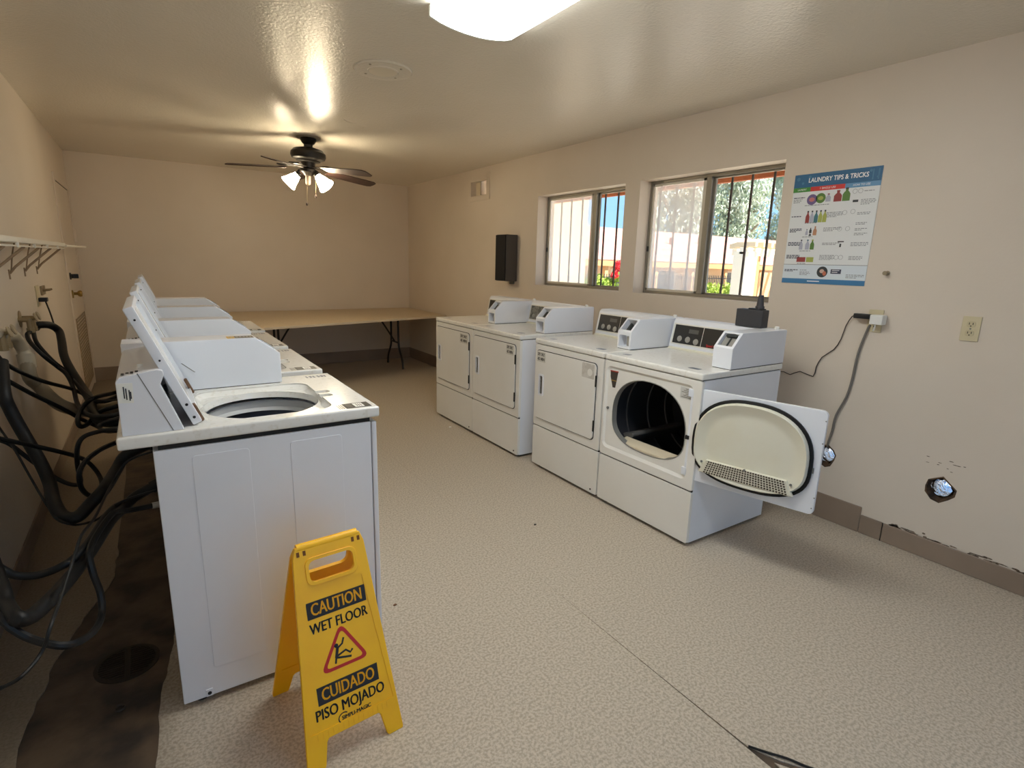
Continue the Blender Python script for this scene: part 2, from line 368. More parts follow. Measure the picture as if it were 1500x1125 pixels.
# windows --------------------------------------------------------------------------------------
bar_m = M('bar_iron', (58, 44, 38), .6)
sash_m = M('sash_white', (206, 200, 186), .45)
def window(name, wd, bars, mid):
    y0, y1, z0, z1 = wd; r = root(name, (XR + .09, (y0 + y1) / 2, z0), kind='structure'); off = (-(XR + .09), -(y0 + y1) / 2, -z0)
    x0, x1 = XR + .115, XR + .152; f = .021
    b = MB(off)
    b.box(x0, x1, y0, y0 + f, z0, z1, .002).box(x0, x1, y1 - f, y1, z0, z1, .002).box(x0, x1, y0 + f, y1 - f, z0, z0 + f, .002).box(x0, x1, y0 + f, y1 - f, z1 - f, z1, .002)
    b.build('window_frame', alu_m, r)
    MB(off).box(x0 - .004, x1, mid - .022, mid + .02, z0 + f, z1 - f, .003).build('mullion', alu_m, r)
    s = .018
    b = MB(off); ya, yb = mid + .02, y1 - f
    b.box(x0 + .004, x0 + .022, ya, ya + .03, z0 + f, z1 - f, .002).box(x0 + .004, x0 + .022, yb - s, yb, z0 + f, z1 - f, .002).box(x0 + .004, x0 + .022, ya, yb, z0 + f, z0 + f + s, .002).box(x0 + .004, x0 + .022, ya, yb, z1 - f - s, z1 - f, .002)
    sa = b.build('screen_sash', sash_m, r)
    MB(off).box(x0 + .012, x0 + .0125, ya + .02, yb - s, z0 + f + s, z1 - f - s).build('insect_screen', screen_m, sa, smooth=False)
    b = MB(off); yc, yd = y0 + f, mid - .022
    b.box(x0 + .02, x1, yc, yc + s, z0 + f, z1 - f, .002).box(x0 + .02, x1, yd - s, yd, z0 + f, z1 - f, .002).box(x0 + .02, x1, yc, yd, z0 + f, z0 + f + s * .7, .002).box(x0 + .02, x1, yc, yd, z1 - f - s * .7, z1 - f, .002)
    sb = b.build('sliding_sash', alu_m, r)
    MB(off).box(x0 + .03, x0 + .033, yc + s, yd - s, z0 + f, z1 - f).build('pane', glass_m, sb, smooth=False)
    MB(off).box(x0 - .006, x0 + .004, y1 - f - .004, y1 - f + .012, z0 + .32, z0 + .36, .002).build('latch', black_m, sa)
    for yb_ in bars:
        MB(off).box(XR + .165, XR + .179, yb_ * 1.009 - .006, yb_ * 1.009 + .006, z0 - .04, z1 + .04, .002, 1).build('security_bar', bar_m, r)
    b = MB(off)
    for zz in (z0 - .03, z1 + .02): b.box(XR + .176, XR + .184, y0 - .03, y1 + .03, zz - .008, zz + .008, .002, 1)
    b.build('bar_rail', bar_m, r)
window('window_1', W1, [4.231, 4.085, 3.931, 3.782, 3.633, 3.478, 3.325], 3.735)
window('window_2', W2, [3.026, 2.871, 2.716, 2.561, 2.407, 2.257, 2.105], 2.57)
# little framed opening up by the ceiling
y0, y1, z0, z1 = VN; off = (-XR, -5.54, -2.1); r = root('window_3', (XR, 5.54, 2.1), kind='structure')
b = MB(off); fy0, fy1, fz0, fz1 = 5.31, 5.775, 2.09, 2.375; x0 = XR - .012
b.box(x0, XR, fy0, y0, fz0, fz1, .002).box(x0, XR, y1, fy1, fz0, fz1, .002).box(x0, XR, y0, y1, fz0, z0, .002).box(x0, XR, y0, y1, z1, fz1, .002); b.build('casing', wall_m, r)
MB(off).box(XR + .025, XR + .065, 5.553, 5.567, z0, z1, .002).build('mullion', alu_m, r)
MB(off).box(XR + .060, XR + .063, 5.56, y1, z0, z1).build('pane', M('cream_shade', (226, 214, 190), .7), r, smooth=False)
MB(off).box(XR + .030, XR + .033, y0, 5.56, z0, z1).build('pane', screen_m, r, smooth=False)

# left wall door ------------------------------------------------------------------------------
r = root('door_1', (XL, 6.94, 0), kind='structure'); off = (-XL, -6.94, 0)
b = MB(off); b.box(XL, XL + .012, 6.36, 6.43, 0, 2.09, .002).box(XL, XL + .012, 7.45, 7.52, 0, 2.09, .002).box(XL, XL + .012, 6.43, 7.45, 2.035, 2.09, .002); b.build('door_frame', wall_m, r)
leaf = MB(off).box(XL, XL + .006, 6.44, 7.44, .012, 2.025, .002).build('door_leaf', wall_m, r)
MB(off).box(XL, XL + .0025, 6.43, 7.45, .004, 2.035).build('door_gap', dark_m, r)
b = MB(off); b.box(XL + .006, XL + .012, 6.5, 7.38, .1, .115, .001).box(XL + .006, XL + .012, 6.5, 7.38, .785, .8, .001).box(XL + .006, XL + .012, 6.5, 6.515, .1, .8, .001).box(XL + .006, XL + .012, 7.365, 7.38, .1, .8, .001)
lv = b.build('louver_frame', M('louver_tan', (150, 132, 104), .5), leaf)
for k in range(22):
    MB(off).box(XL + .006, XL + .011, 6.515, 7.365, .118 + k * .0304, .137 + k * .0304, .001, 1).build('louver_slat', MATS['louver_tan'], leaf)
b = MB(off); b.lathe([(0, 0), (.034, 0), (.034, .006), (.013, .012), (.013, .035), (.026, .045), (.031, .058), (.026, .072), (0, .078)], (XL + .006, 6.54, 1.035), (1, 0, 0), 20); b.build('door_knob', brass_m, leaf)
b = MB(off); b.lathe([(0, 0), (.032, 0), (.032, .008), (.02, .012), (.02, .03), (0, .03)], (XL + .006, 6.54, 1.195), (1, 0, 0), 20); b.box(XL + .03, XL + .07, 6.53, 6.55, 1.175, 1.215, .004); b.build('deadbolt', black_m, leaf)
MB(off).box(XL + .006, XL + .03, 7.40, 7.43, 1.52, 1.64, .003).build('hinge', wall_m, leaf)
MB(off).box(XL + .006, XL + .022, 6.44, 6.46, 1.0, 1.07, .002).build('latch_plate', brass_m, leaf)

# ------------------------------------------------------------------ outdoors
gr_m = M('outdoor_ground', (206, 196, 180), .9, noise=(.7, (186, 174, 156), .4, .65))
pav_m = M('outdoor_paving', (92, 95, 101), .85, noise=(2, (80, 83, 90), .4, .65))
stu_m = M('stucco', (236, 216, 178), .85, noise=(30, (228, 206, 168), .4, .7), bump=(80, .3, .005))
brn_m = M('fascia_brown', (168, 92, 52), .6, noise=(12, (150, 78, 44), .4, .7))
bm = bmesh.new(); xs = [(XR + WT, -.06), (6.5, -.06), (9.5, -.9), (120, -.9)]
V = [[bm.verts.new((x, y, z)) for x, z in xs] for y in (-60, 140)]
for k in range(3): bm.faces.new((V[0][k], V[0][k + 1], V[1][k + 1], V[1][k]))
b = MB(); b._merge(bm); tag(b.build('exterior_ground', gr_m, smooth=False), kind='structure')
b = MB(); b.box(-40, XR + WT, -60, YF - .15, -.2, -.06); tag(b.build('exterior_paving', pav_m, smooth=False), kind='structure')
# roof over the laundry: deck with eaves, brown fascia boards
b = MB(); b.box(XL - .6, 3.98, YF - 1.75, YB + .6, ZC + .11, ZC + .25); b.box(XR + WT, 3.98, YF - .15, YB + .6, 2.26, 2.29); tag(b.build('roof', M('soffit', (214, 196, 168), .8), smooth=False), kind='structure')  # unseen front overhang, made deep to keep sun out of the doorway
b = MB(); b.box(3.98, 4.02, YF - 1.75, YB + .6, 2.10, ZC + .27, .003, 1); tag(b.build('trim_2', brn_m), kind='structure')
b = MB(); b.box(XL - .6, 3.98, YF - 1.79, YF - 1.75, 2.155, ZC + .27, .003, 1); tag(b.build('trim_3', brn_m), kind='structure')  # fascia of the unseen sun-blocking front overhang
# stucco screen wall of the next wing
b = MB(); b.box(3.75, 5.42, 6.25, 6.45, -.1, 2.5, .01).box(3.70, 5.47, 6.2, 6.5, 2.5, 2.56, .008)
tag(b.build('wall_exterior', M('stucco_wing', (190, 176, 148), .85, bump=(80, .3, .005))), kind='structure')
# long house across the yard
HX0, HX1, HY0, HYR, HE, HR = 12.5, 40.0, 17.0, 22.0, 1.62, 3.36
h = root('tiled_house', (26, 19.5, -.9), 'long low stucco house with pale red roof, seen through the windows', 'house'); off = (-26, -19.5, .9)
MB(off).box(HX0 + .6, HX1 - .6, HY0 + .7, 26.3, -.9, 1.7).build('house_wall', stu_m, h, smooth=False)
def rmat():
    m = M('roof_shingle', (214, 150, 132), .85, noise=(7, (196, 132, 116), .4, .65)); return m
sl = math.hypot(HYR - HY0, HR - HE); ang = math.atan2(HR - HE, HYR - HY0)
T = Matrix.Translation((0, HY0, HE)) @ Matrix.Rotation(ang, 4, 'X')
b = MB(off); b.box(HX0, HX1, 0, sl, -.08, 0, mat=T); b.prism([(HYR, HR), (27, HE), (27, HE - .08), (HYR, HR - .08)], 'X', HX0, HX1); rf = b.build('house_roof', rmat(), h, smooth=False)
b = MB(off)
for k in range(17):
    b.box(HX0, HX1, k * sl / 17, (k + 1) * sl / 17 + .03, 0, .03, mat=T @ Matrix.Translation((0, 0, .012)) @ Matrix.Rotation(-.02, 4, 'X'))
b.build('shingle_course', rmat(), rf, smooth=False, kind='stuff')
MB(off).box(HX0, HX1, HY0 - .03, HY0, HE - .22, HE - .01, .004).build('fascia', M('house_fascia', (206, 158, 104), .7), rf)
for k, x in enumerate((14.6, 17.4, 20.3, 22.6, 25.2, 28.4, 31.5, 35)):
    wf = MB(off).box(x - .62, x + .62, HY0 + .66, HY0 + .72, .1, 1.3, .01).build('house_window', M('house_trim', (238, 228, 206), .7), h)
    MB(off).box(x - .54, x - .03, HY0 + .64, HY0 + .67, .18, 1.22).build('house_pane', M('house_glass', (128, 132, 128), .2), wf, smooth=False)
    MB(off).box(x + .03, x + .54, HY0 + .64, HY0 + .67, .18, 1.22).build('house_pane', MATS['house_glass'], wf, smooth=False)
for x in (16, 19.0, 21.5, 24, 27, 30.4, 34): MB(off).box(x - .09, x + .09, HY0 + .1, HY0 + .28, -.9, HE - .1, .01).build('porch_post', M('porch_wood', (214, 170, 118), .7), h)
for x, yy in ((22.8, .55), (25.5, .62)):
    b = MB(off); b.cyl((x, HY0 + yy * 5, HE + yy * 1.75 - .05), (x, HY0 + yy * 5, HE + yy * 1.75 + .32), .07, seg=10); b.build('roof_pipe', M('pipe_brown', (120, 82, 66), .7), rf)
# iron picket fence in front of the house
fe = root('picket_fence', (21, 15, -.9), 'black iron picket fence in front of the house', 'fence'); off = (-21, -15, .9); fm = M('fence_iron', (52, 50, 50), .6)
MB(off).box(10.5, 33, 14.985, 15.015, .98, 1.02).build('fence_rail', fm, fe, smooth=False)
MB(off).box(10.5, 33, 14.985, 15.015, -.7, -.66).build('fence_rail', fm, fe, smooth=False)
pk = None
for k in range(190):
    if pk is None:
        pk = MB(off).box(10.5, 10.525, 14.99, 15.01, -.9, 1.12).build('picket', fm, fe, smooth=False)
    else:
        c = pk.copy(); COL.objects.link(c); c.parent = fe; c.location.x = k * .118
# foliage: real leaf cards, thousands of small quads
def leaves(n, centers, size, droop, seed, off=(0, 0, 0)):
    g = np.random.default_rng(seed); cs = np.array(centers, float)
    wgt = cs[:, 3] * cs[:, 4] * cs[:, 5]; idx = g.choice(len(cs), n, p=wgt / wgt.sum()); c = cs[idx]
    d = g.normal(size=(n, 3)); d /= np.linalg.norm(d, axis=1)[:, None]
    p = c[:, :3] + d * c[:, 3:6] * (g.random(n) ** .45)[:, None]
    a = g.normal(size=(n, 3)); a[:, 2] -= droop; a /= np.linalg.norm(a, axis=1)[:, None]
    bb = np.cross(a, g.normal(size=(n, 3))); bb /= np.linalg.norm(bb, axis=1)[:, None]
    s = size * g.uniform(.6, 1.4, n)[:, None]; a = a * s; bb = bb * s * .45
    p = p + np.array(off)
    v = np.stack([p - a * .5, p + bb * .5, p + a * .5, p - bb * .5], 1).reshape(-1, 3)
    me = bpy.data.meshes.new('leaves'); f = np.arange(4 * n).reshape(n, 4); me.from_pydata(v.tolist(), [], f.tolist()); return me
def leafobj(name, me, mat, parent):
    me.materials.append(mat); me.name = name; o = bpy.data.objects.new(name, me); COL.objects.link(o); o.parent = parent; o['kind'] = 'stuff'; return o
tree_m = M('gum_leaf', (216, 222, 206), .6, noise=(.6, (172, 186, 162), .4, .6))
hedge_m = M('hedge_leaf', (196, 206, 92), .6, noise=(1.2, (140, 166, 60), .4, .62))
flow_m = M('red_petal', (226, 62, 70), .6)
bark_m = M('bark', (150, 136, 120), .9)
trees = [(38.0, 32.5, 3.9, 12.8, 'tall grey-green gum tree behind the house, seen in the far half of window two'), (47.0, 33, 3.9, 14.5, 'broad gum tree behind the house roof, behind the middle of window two'), (56.0, 32.5, 3.9, 15.5, 'gum tree behind the patio cover, nearest the right frame of window two')]
for k, (tx, ty, tr_, th, lb) in enumerate(trees):
    t = root('gum_tree', (tx, ty, -.9), lb, 'tree', 'gum trees behind the house')
    q = random.Random(70 + k)
    b = MB(); b.tube([(0, 0, 0), (.2, .1, 2.5), (-.1, .2, 5), (.2, 0, 7.5)], .32, 10)
    for j in range(7):
        a = j * 2.4; b.tube([(.1, .1, 3 + j * .6), (1.4 * math.cos(a), 1.4 * math.sin(a), 4.4 + j * .6), (2.2 * math.cos(a), 2.2 * math.sin(a), 5.0 + j * .7)], .1, 7)
    b.build('trunk', bark_m, t)
    cs = []
    for j in range(46):
        a = q.uniform(0, 2 * PI); rr = tr_ * math.sqrt(q.random()) * .85; z = q.uniform(3.2, th - 1.2)
        cs.append((rr * math.cos(a), rr * math.sin(a) * .6, z, q.uniform(.8, 1.5), q.uniform(.8, 1.5), q.uniform(1.0, 2.0)))
    leafobj('crown', leaves(15000, cs, .36, 1.6, 11 + k), tree_m, t)
hd = root('clipped_hedge', (21.4, 14.2, -.9), 'bright yellow-green hedge under the fence, low in window two', 'hedge')
leafobj('foliage', leaves(5000, [(-2.6 + k * .55, q.uniform(-.1, .1), 1.15 + q.uniform(-.06, .08), .45, .4, .6) for k in range(10)], .2, 0, 31), hedge_m, hd)
MB().tube([(-2.6, 0, .3), (0, 0, .35), (2.6, 0, .3)], .05, 6).build('stem', bark_m, hd)
bs = root('flowering_bush', (9.15, 10, -.9), 'flowering bush with red blooms low in window one', 'bush')
leafobj('foliage', leaves(5000, [(-.5 + k * .22, q.uniform(-.15, .15), 1.55 + q.uniform(-.1, .15), .3, .3, .5) for k in range(5)] + [(.5, 0, 1.9, .12, .12, .45), (.42, 0, 1.6, .2, .2, .5)], .11, 0, 32), hedge_m, bs)
g2 = root('tmp', (0, 0, 0)); bpy.data.objects.remove(g2)
leafobj('blossom', leaves(260, [(.52, -.05, 2.3, .12, .12, .14), (.38, -.1, 2.1, .1, .1, .1)], .09, 0, 33), flow_m, bs)
b = MB(); [b.tube([(x * .6, 0, 0), (x, 0, .9), (x * 1.2, 0, 1.6)], .02, 6) for x in (-.4, -.1, .2, .45)]; b.build('stem', bark_m, bs)
# patio cover: stucco pier, orange post coloured as its shaded side, slatted top
pt = root('patio_cover', (11.2, 7.4, -.9), 'cream patio cover with open slatted top, right edge of window two', 'patio cover'); off = (-11.2, -7.4, .9)
MB(off).box(10.35, 10.75, 6.95, 7.25, -.9, 1.78, .01).build('pier', M('pier_cream', (244, 232, 206), .8), pt)
MB(off).box(10.80, 10.94, 7.0, 7.14, -.9, 1.70, .006).build('pier_shaded_side', M('pier_shade_orange', (206, 148, 96), .7), pt)
MB(off).box(10.35, 15.5, 7.0, 7.12, 1.72, 1.86, .006).build('beam', MATS['pier_cream'], pt)
MB(off).box(11.1, 15.5, 7.7, 7.82, 1.72, 1.86, .006).build('beam', MATS['pier_cream'], pt)
MB(off).box(12.4, 15.5, 7.9, 8.0, -.9, 1.35).build('back_panel', M('panel_orange', (226, 176, 126), .8), pt, smooth=False)
for k in range(18): MB(off).box(10.4 + k * .28, 10.48 + k * .28, 6.8 if k < 3 else 6.7, 7.25 + min(k, 3) * .25, 1.87, 1.97, .004, 1).build('slat', M('slat_wood', (232, 206, 166), .8), pt)

# ------------------------------------------------------------------ ceiling fixtures
def tube_light(x0, x1, y0, y1, strength, label, col=(.96, .97, .92)):
    xc, yc = (x0 + x1) / 2, (y0 + y1) / 2
    r = root('ceiling_light', (xc, yc, ZC), label, 'ceiling light'); off = (-xc, -yc, -ZC)
    wdt = x1 - x0
    MB(off).box(x0 + .03, x1 - .03, y0 + .01, y1 - .01, ZC - .03, ZC, .003).build('housing', white_m, r)
    prof = [(x0, ZC - .004), (x0 - .002, ZC - .046)]
    for i in range(1, 10):
        u = i / 10; prof.append((x0 + wdt * u, ZC - .050 - .024 * (1 - (2 * u - 1) ** 2)))
    prof += [(x1 + .002, ZC - .046), (x1, ZC - .004)]
    m = bpy.data.materials.new('prismatic_diffuser'); m.use_nodes = True; n = m.node_tree; L = n.links.new; n.nodes.clear()
    o = n.nodes.new('ShaderNodeOutputMaterial'); em = n.nodes.new('ShaderNodeEmission'); t = n.nodes.new('ShaderNodeTexCoord'); s = n.nodes.new('ShaderNodeSeparateXYZ')
    L(t.outputs['Object'], s.inputs[0])
    ab = n.nodes.new('ShaderNodeMath'); ab.operation = 'ABSOLUTE'; L(s.outputs['X'], ab.inputs[0])
    # two tubes inside: brighter bands either side of the centre line
    d = n.nodes.new('ShaderNodeMath'); d.operation = 'SUBTRACT'; d.inputs[1].default_value = wdt * .23; L(ab.outputs[0], d.inputs[0])
    a2 = n.nodes.new('ShaderNodeMath'); a2.operation = 'ABSOLUTE'; L(d.outputs[0], a2.inputs[0])
    mr = n.nodes.new('ShaderNodeMapRange'); mr.inputs['From Min'].default_value = 0; mr.inputs['From Max'].default_value = wdt * .26; mr.inputs['To Min'].default_value = strength * 1.25; mr.inputs['To Max'].default_value = strength * .6
    mr.interpolation_type = 'SMOOTHSTEP'
    L(a2.outputs[0], mr.inputs['Value']); L(mr.outputs[0], em.inputs['Strength']); em.inputs['Color'].default_value = (*col, 1); L(em.outputs[0], o.inputs[0])
    MB(off).prism(prof, 'Y', y0 + .012, y1 - .012).build('diffuser', m, r, smooth=False)
    for ya, yb in ((y0, y0 + .012), (y1 - .012, y1)):
        MB(off).prism([(xc + (u - xc) * 1.012, ZC - (ZC - v) * 1.03) for u, v in prof], 'Y', ya, yb).build('end_cap', M('end_cap_white', (226, 230, 224), .5), r, smooth=False)
    return r
tube_light(1.062, 1.45, 1.04, 2.262, LIGHT_TUBE, 'long white fluorescent ceiling light with curved ribbed diffuser near the top edge')
tube_light(1.062, 1.45, -.95, .27, BACK_FILL, 'second fluorescent ceiling light nearer the open doorway, beyond the view', (.48, .70, 1.0))  # unseen blue-tinted fixture, added as cool fill from behind the viewer
# round cover plate
r = root('ceiling_cover_plate', (1.19, 3.13, ZC), 'round painted cover plate screwed to the ceiling beside the fluorescent light', 'cover plate')
MB().lathe([(0, -.012), (.08, -.012), (.085, -.008), (.13, -.008), (.152, -.010), (.158, -.005), (.158, 0)], seg=40).build('plate', ceil_m, r)
MB().lathe([(0, -.0135), (.074, -.0135), (.076, -.011)], seg=32).build('centre_disc', M('plate_grey', (204, 195, 176), .6), r)
for k in range(4): MB().lathe([(0, -.0135), (.006, -.0125), (.007, -.006)], (.115 * math.cos(.6 + k * PI / 2), .115 * math.sin(.6 + k * PI / 2), 0), seg=8).build('screw', M('plate_screw', (170, 162, 146), .5), r)

# ceiling fan ---------------------------------------------------------------------------------
fx, fy = 1.285, 5.188
fan_m = M('fan_bronze', (36, 33, 30), .35, metal=.5)
wood_m = M('fan_blade_wood', (62, 43, 36), .55, noise=(14, (50, 34, 28), .4, .65))
r = root('ceiling_fan', (fx, fy, ZC), 'dark bronze ceiling fan with five wooden blades and two lit glass shades', 'ceiling fan')
MB().lathe([(0, 0), (.10, 0), (.10, -.008), (0, -.010)], seg=32).build('ceiling_medallion', M('medallion', (150, 140, 122), .5), r)
# the fan hangs a little crooked: it droops towards the window wall
tilt = Quaternion(Vector((math.sin(yaw), math.cos(yaw), 0)), math.radians(3.2))
r.rotation_mode = 'QUATERNION'; r.rotation_quaternion = tilt
for c in r.children: c.rotation_mode = 'QUATERNION'; c.rotation_quaternion = tilt.inverted()
MB().lathe([(0, -.008), (.066, -.008), (.068, -.02), (.052, -.05), (.036, -.062), (.036, -.085), (0, -.085)], seg=28).build('canopy', fan_m, r)
MB().lathe([(0, -.08), (.06, -.085), (.12, -.10), (.143, -.125), (.146, -.155), (.135, -.178), (.10, -.19), (0, -.19)], seg=36).build('motor_housing', fan_m, r)
MB().lathe([(0, -.188), (.10, -.188), (.10, -.198), (.06, -.205), (.055, -.25), (.07, -.262), (.07, -.285), (.045, -.30), (.03, -.315), (0, -.32)], seg=28).build('switch_housing', fan_m, r)
MB().lathe([(0, -.315), (.022, -.315), (.022, -.38), (.012, -.392), (0, -.393)], seg=18).build('finial', M('finial_bronze', (84, 72, 62), .7, metal=0), r)
zb = -.252
for k in range(5):
    a = math.radians(14 + 72 * k); T = Matrix.Rotation(a, 4, 'Z')
    iron = MB(); iron.T = T
    iron.prism([(.05, -.018), (.13, -.014), (.19, -.04), (.25, -.045), (.25, .045), (.19, .04), (.13, .014), (.05, .018)], 'Z', zb + .004, zb + .010, .001)
    io = iron.build('blade_iron', fan_m, r)
    bl = MB(); bl.T = T @ Matrix.Translation((0, 0, zb)) @ Matrix.Rotation(math.radians(3.2), 4, 'Y') @ Matrix.Rotation(math.radians(-12), 4, 'X')
    pts = [(.18, -.05), (.30, -.062), (.55, -.07), (.63, -.066), (.66, -.045), (.665, 0), (.66, .045), (.63, .066), (.55, .07), (.30, .062), (.18, .05)]
    bl.prism(pts, 'Z', -.004, .004, .0015); bl.build('blade', wood_m, r)
def shade_mat():
    m = bpy.data.materials.new('lit_frosted_glass'); m.use_nodes = True; n = m.node_tree; L = n.links.new; n.nodes.clear()
    o = n.nodes.new('ShaderNodeOutputMaterial'); em = n.nodes.new('ShaderNodeEmission'); em.inputs['Color'].default_value = (1.0, .83, .56, 1); em.inputs['Strength'].default_value = LIGHT_FAN
    t = n.nodes.new('ShaderNodeTexCoord'); L(em.outputs[0], o.inputs[0]); return m
sh_m = shade_mat()
for az in (150, -42):
    a = math.radians(az); ax = Vector((math.cos(a) * .72, math.sin(a) * .72, -.70)).normalized(); p0 = Vector((.05 * math.cos(a), .05 * math.sin(a), -.275))
    arm = MB(); arm.tube([p0, p0 + Vector((math.cos(a), math.sin(a), -.1)) * .03, p0 + ax * .045], .012, 10); arm.lathe([(0, 0), (.026, 0), (.03, .02), (.026, .03), (0, .03)], p0 + ax * .03, ax, 18)
    ar = arm.build('lamp_arm', fan_m, r)
    s = MB(); s.lathe([(.028, .0), (.034, .02), (.045, .05), (.056, .085), (.07, .115), (.066, .115), (.052, .085), (.041, .05), (.03, .02), (.024, .0)], p0 + ax * .055, ax, 24, closed=True)
    so = s.build('glass_shade', sh_m, r)
    s = MB(); s.sphere(p0 + ax * .115, .026, 12); s.build('bulb', sh_m, so)
ch_m = M('chain', (120, 104, 76), .7, metal=0)
for dx, dy, l in ((-.02, -.05, .25), (.055, -.04, .175)):
    ch = MB().cyl((dx, dy, -.29), (dx, dy, -.29 - l), .0011, seg=6).build('pull_chain', ch_m, r)
    MB().lathe([(0, 0), (.006, -.003), (.010, -.016), (.007, -.028), (0, -.03)], (dx, dy, -.29 - l), seg=12).build('pull_knob', wood_m, ch)

# ------------------------------------------------------------------ washers
WX = .26
def washer():
    r = root('top_load_washer', (WX, 1.772 + .325, 0), 'white top-loading coin washer nearest the yellow sign, lid propped open', 'washing machine', 'top loading washers in a row')
    off = (-WX, -.325, 0); B = lambda: MB(off)
    cab = B().box(-.033, .602, .006, .644, .022, .872, .004)
    cab.cut(B().cyl((.305, .285, .5), (.305, .285, 1.0), .225, seg=40)); cab = cab.build('cabinet', white_m, r)
    for x0, x1, z0 in ((.06, .215, .12), (.335, .50, .12)):
        f = B(); t = .0022; wd = .004
        f.prism(rrect(x0, x1, z0, .842, .01, 3), 'Y', .0045, .007, .0008)
        f.build('pressed_side_panel', white_m, cab)
    B().box(.604, .622, .003, .647, .022, .872, .005).build('front_panel', white_m, r)
    tg = B().box(-.02, .60, .012, .638, .868, .889); tg.cut(B().cyl((.305, .285, .5), (.305, .285, 1.0), .225, seg=40)); tg.build('top_gap', dark_m, r)
    b = B()
    for x in (.02, .57):
        for y in (.05, .60): b.cyl((x, y, 0), (x, y, .025), .022, seg=12)
    b.build('levelling_feet', black_m, r)
    B().prism([(.03, .0245), (.05, .0245), (.05, .05), (.03, .05)], 'Y', .002, .007, .001).build('screw_tab', white_m, cab)
    B().cyl((.04, .0005, .037), (.04, .004, .037), .006, seg=10).build('screw_tab_hole', dark_m, cab)
    # worktop with lid well
    well = rrect(.105, .497, .055, .502, .055, 6)
    notch = rrect(.47, .545, .235, .315, .018, 4)
    t = B().box(-.113, .633, 0, .65, .887, .9245, .007, 3)
    t.cut(B().prism(well, 'Z', .85, .96), B().prism(rrect(.485, .54, .225, .262, .014, 4), 'Z', .91, .96), B().prism(rrect(.49, .545, .285, .325, .014, 4), 'Z', .91, .96))
    top = t.build('worktop', top_m, r)
    # well floor dishes to the round opening
    bm = bmesh.new(); n = 48; cx, cyy, R = .303, .280, .188
    outer, mid, inn, low = [], [], [], []
    def ray(a):
        dx, dy = math.cos(a), math.sin(a); best = 9
        for (u0, v0), (u1, v1) in zip(well, well[1:] + well[:1]):
            ex, ey = u1 - u0, v1 - v0; det = dx * -ey + ex * dy
            if abs(det) < 1e-9: continue
            tt = ((u0 - cx) * -ey + ex * (v0 - cyy)) / det; ss = (dx * (v0 - cyy) - dy * (u0 - cx)) / det
            if tt > 0 and -1e-6 <= ss <= 1 + 1e-6: best = min(best, tt)
        return best
    for k in range(n):
        a = 2 * PI * k / n; d = ray(a); c, s = math.cos(a), math.sin(a); m = max(R + .008, d - .02)
        outer.append(bm.verts.new((cx + d * c, cyy + d * s, .919))); mid.append(bm.verts.new((cx + min(m, d - .004) * c, cyy + min(m, d - .004) * s, .903)))
        inn.append(bm.verts.new((cx + R * c, cyy + R * s, .909))); low.append(bm.verts.new((cx + (R - .008) * c, cyy + (R - .008) * s, .888)))
    for A, C in ((outer, mid), (mid, inn), (inn, low)):
        for k in range(n): j = (k + 1) % n; bm.faces.new((A[k], A[j], C[j], C[k]))
    b = B(); b._merge(bm); b.build('well_rim', top_m, top)
    tub = B(); tub.lathe([(.174, .880), (.183, .876), (.183, .850), (.168, .840)], (cx, cyy, 0), seg=40); tub = tub.build('tub_ring', M('tub_grey', (196, 198, 200), .35), r)
    bk = B(); bk.lathe([(.17, .838), (.205, .836), (.215, .80), (.215, .52), (.19, .505), (.06, .50)], (cx, cyy, 0), seg=40); bk.build('basket', M('basket_steel', (120, 126, 142), .35, metal=.4), tub)
    ag = B(); ag.lathe([(.10, .50), (.085, .53), (.05, .60), (.042, .76), (.03, .79), (0, .795)], (cx, cyy, 0), seg=24)
    for k in range(4):
        a = k * PI / 2; ag.box(.04, .12, -.006, .006, .505, .66, .002, 1, mat=Matrix.Translation((cx, cyy, 0)) @ Matrix.Rotation(a, 4, 'Z'))
    ag.build('agitator', M('agitator_grey', (180, 182, 186), .4), tub)
    # lid, hinged at the back and leaning on the console
    H = Vector((.095, 0, .935)); T = Matrix.Translation(off) @ Matrix.Translation(H) @ Matrix.Rotation(-math.radians(111.8), 4, 'Y')
    l = MB(); l.T = T; l.box(0, .372, .035, .512, -.004, .022, .004, 2)
    ins = MB(); ins.T = T; ins.prism(rrect(.014, .358, .049, .498, .02, 4), 'Z', -.02, .008); l.cut(ins); lid = l.build('lid', white_m, r)
    p = MB(); p.T = T; p.prism(rrect(.016, .356, .051, .496, .02, 4), 'Z', .0075, .010); p.build('lid_inner_panel', top_m, lid)
    for u in (.012, .055, .20, .325):
        p = MB(); p.T = T; p.cyl((u + .01, .0338, .009), (u + .01, .0352, .009), .0042 if u < .1 else .003, seg=10); p.build('bumper', dark_m, lid)
    p = MB(); p.T = T
    for y in (.075, .475): p.box(-.008, .05, y - .012, y + .012, -.010, .001, .003, 1)
    p.build('lid_hinge', M('rusty_hinge', (112, 84, 62), .5, metal=.5), lid)
    # console
    prof = [(-.098, .9245), (-.098, 1.078), (-.090, 1.090), (-.002, 1.106), (.012, 1.102), (.015, 1.090), (.004, 1.062), (.050, .9245)]
    body = [(-.098, .9245), (-.098, 1.078), (-.090, 1.090), (-.030, 1.101), (-.012, 1.088), (.028, .9245)]
    c = B().prism(body, 'Y', .04, .62, .002).build('console', white_m, r)
    for ya, yb in ((.012, .042), (.615, .642)): B().prism(prof, 'Y', ya, yb, .003, 2).build('end_cap', white_m, c)
    B().prism([(-.04, 1.100), (-.002, 1.1045), (.010, 1.098), (.008, 1.088), (-.02, 1.092)], 'Y', .042, .615, .001).build('visor', white_m, c)
    dx, dz = .028 + .012, .9245 - 1.088
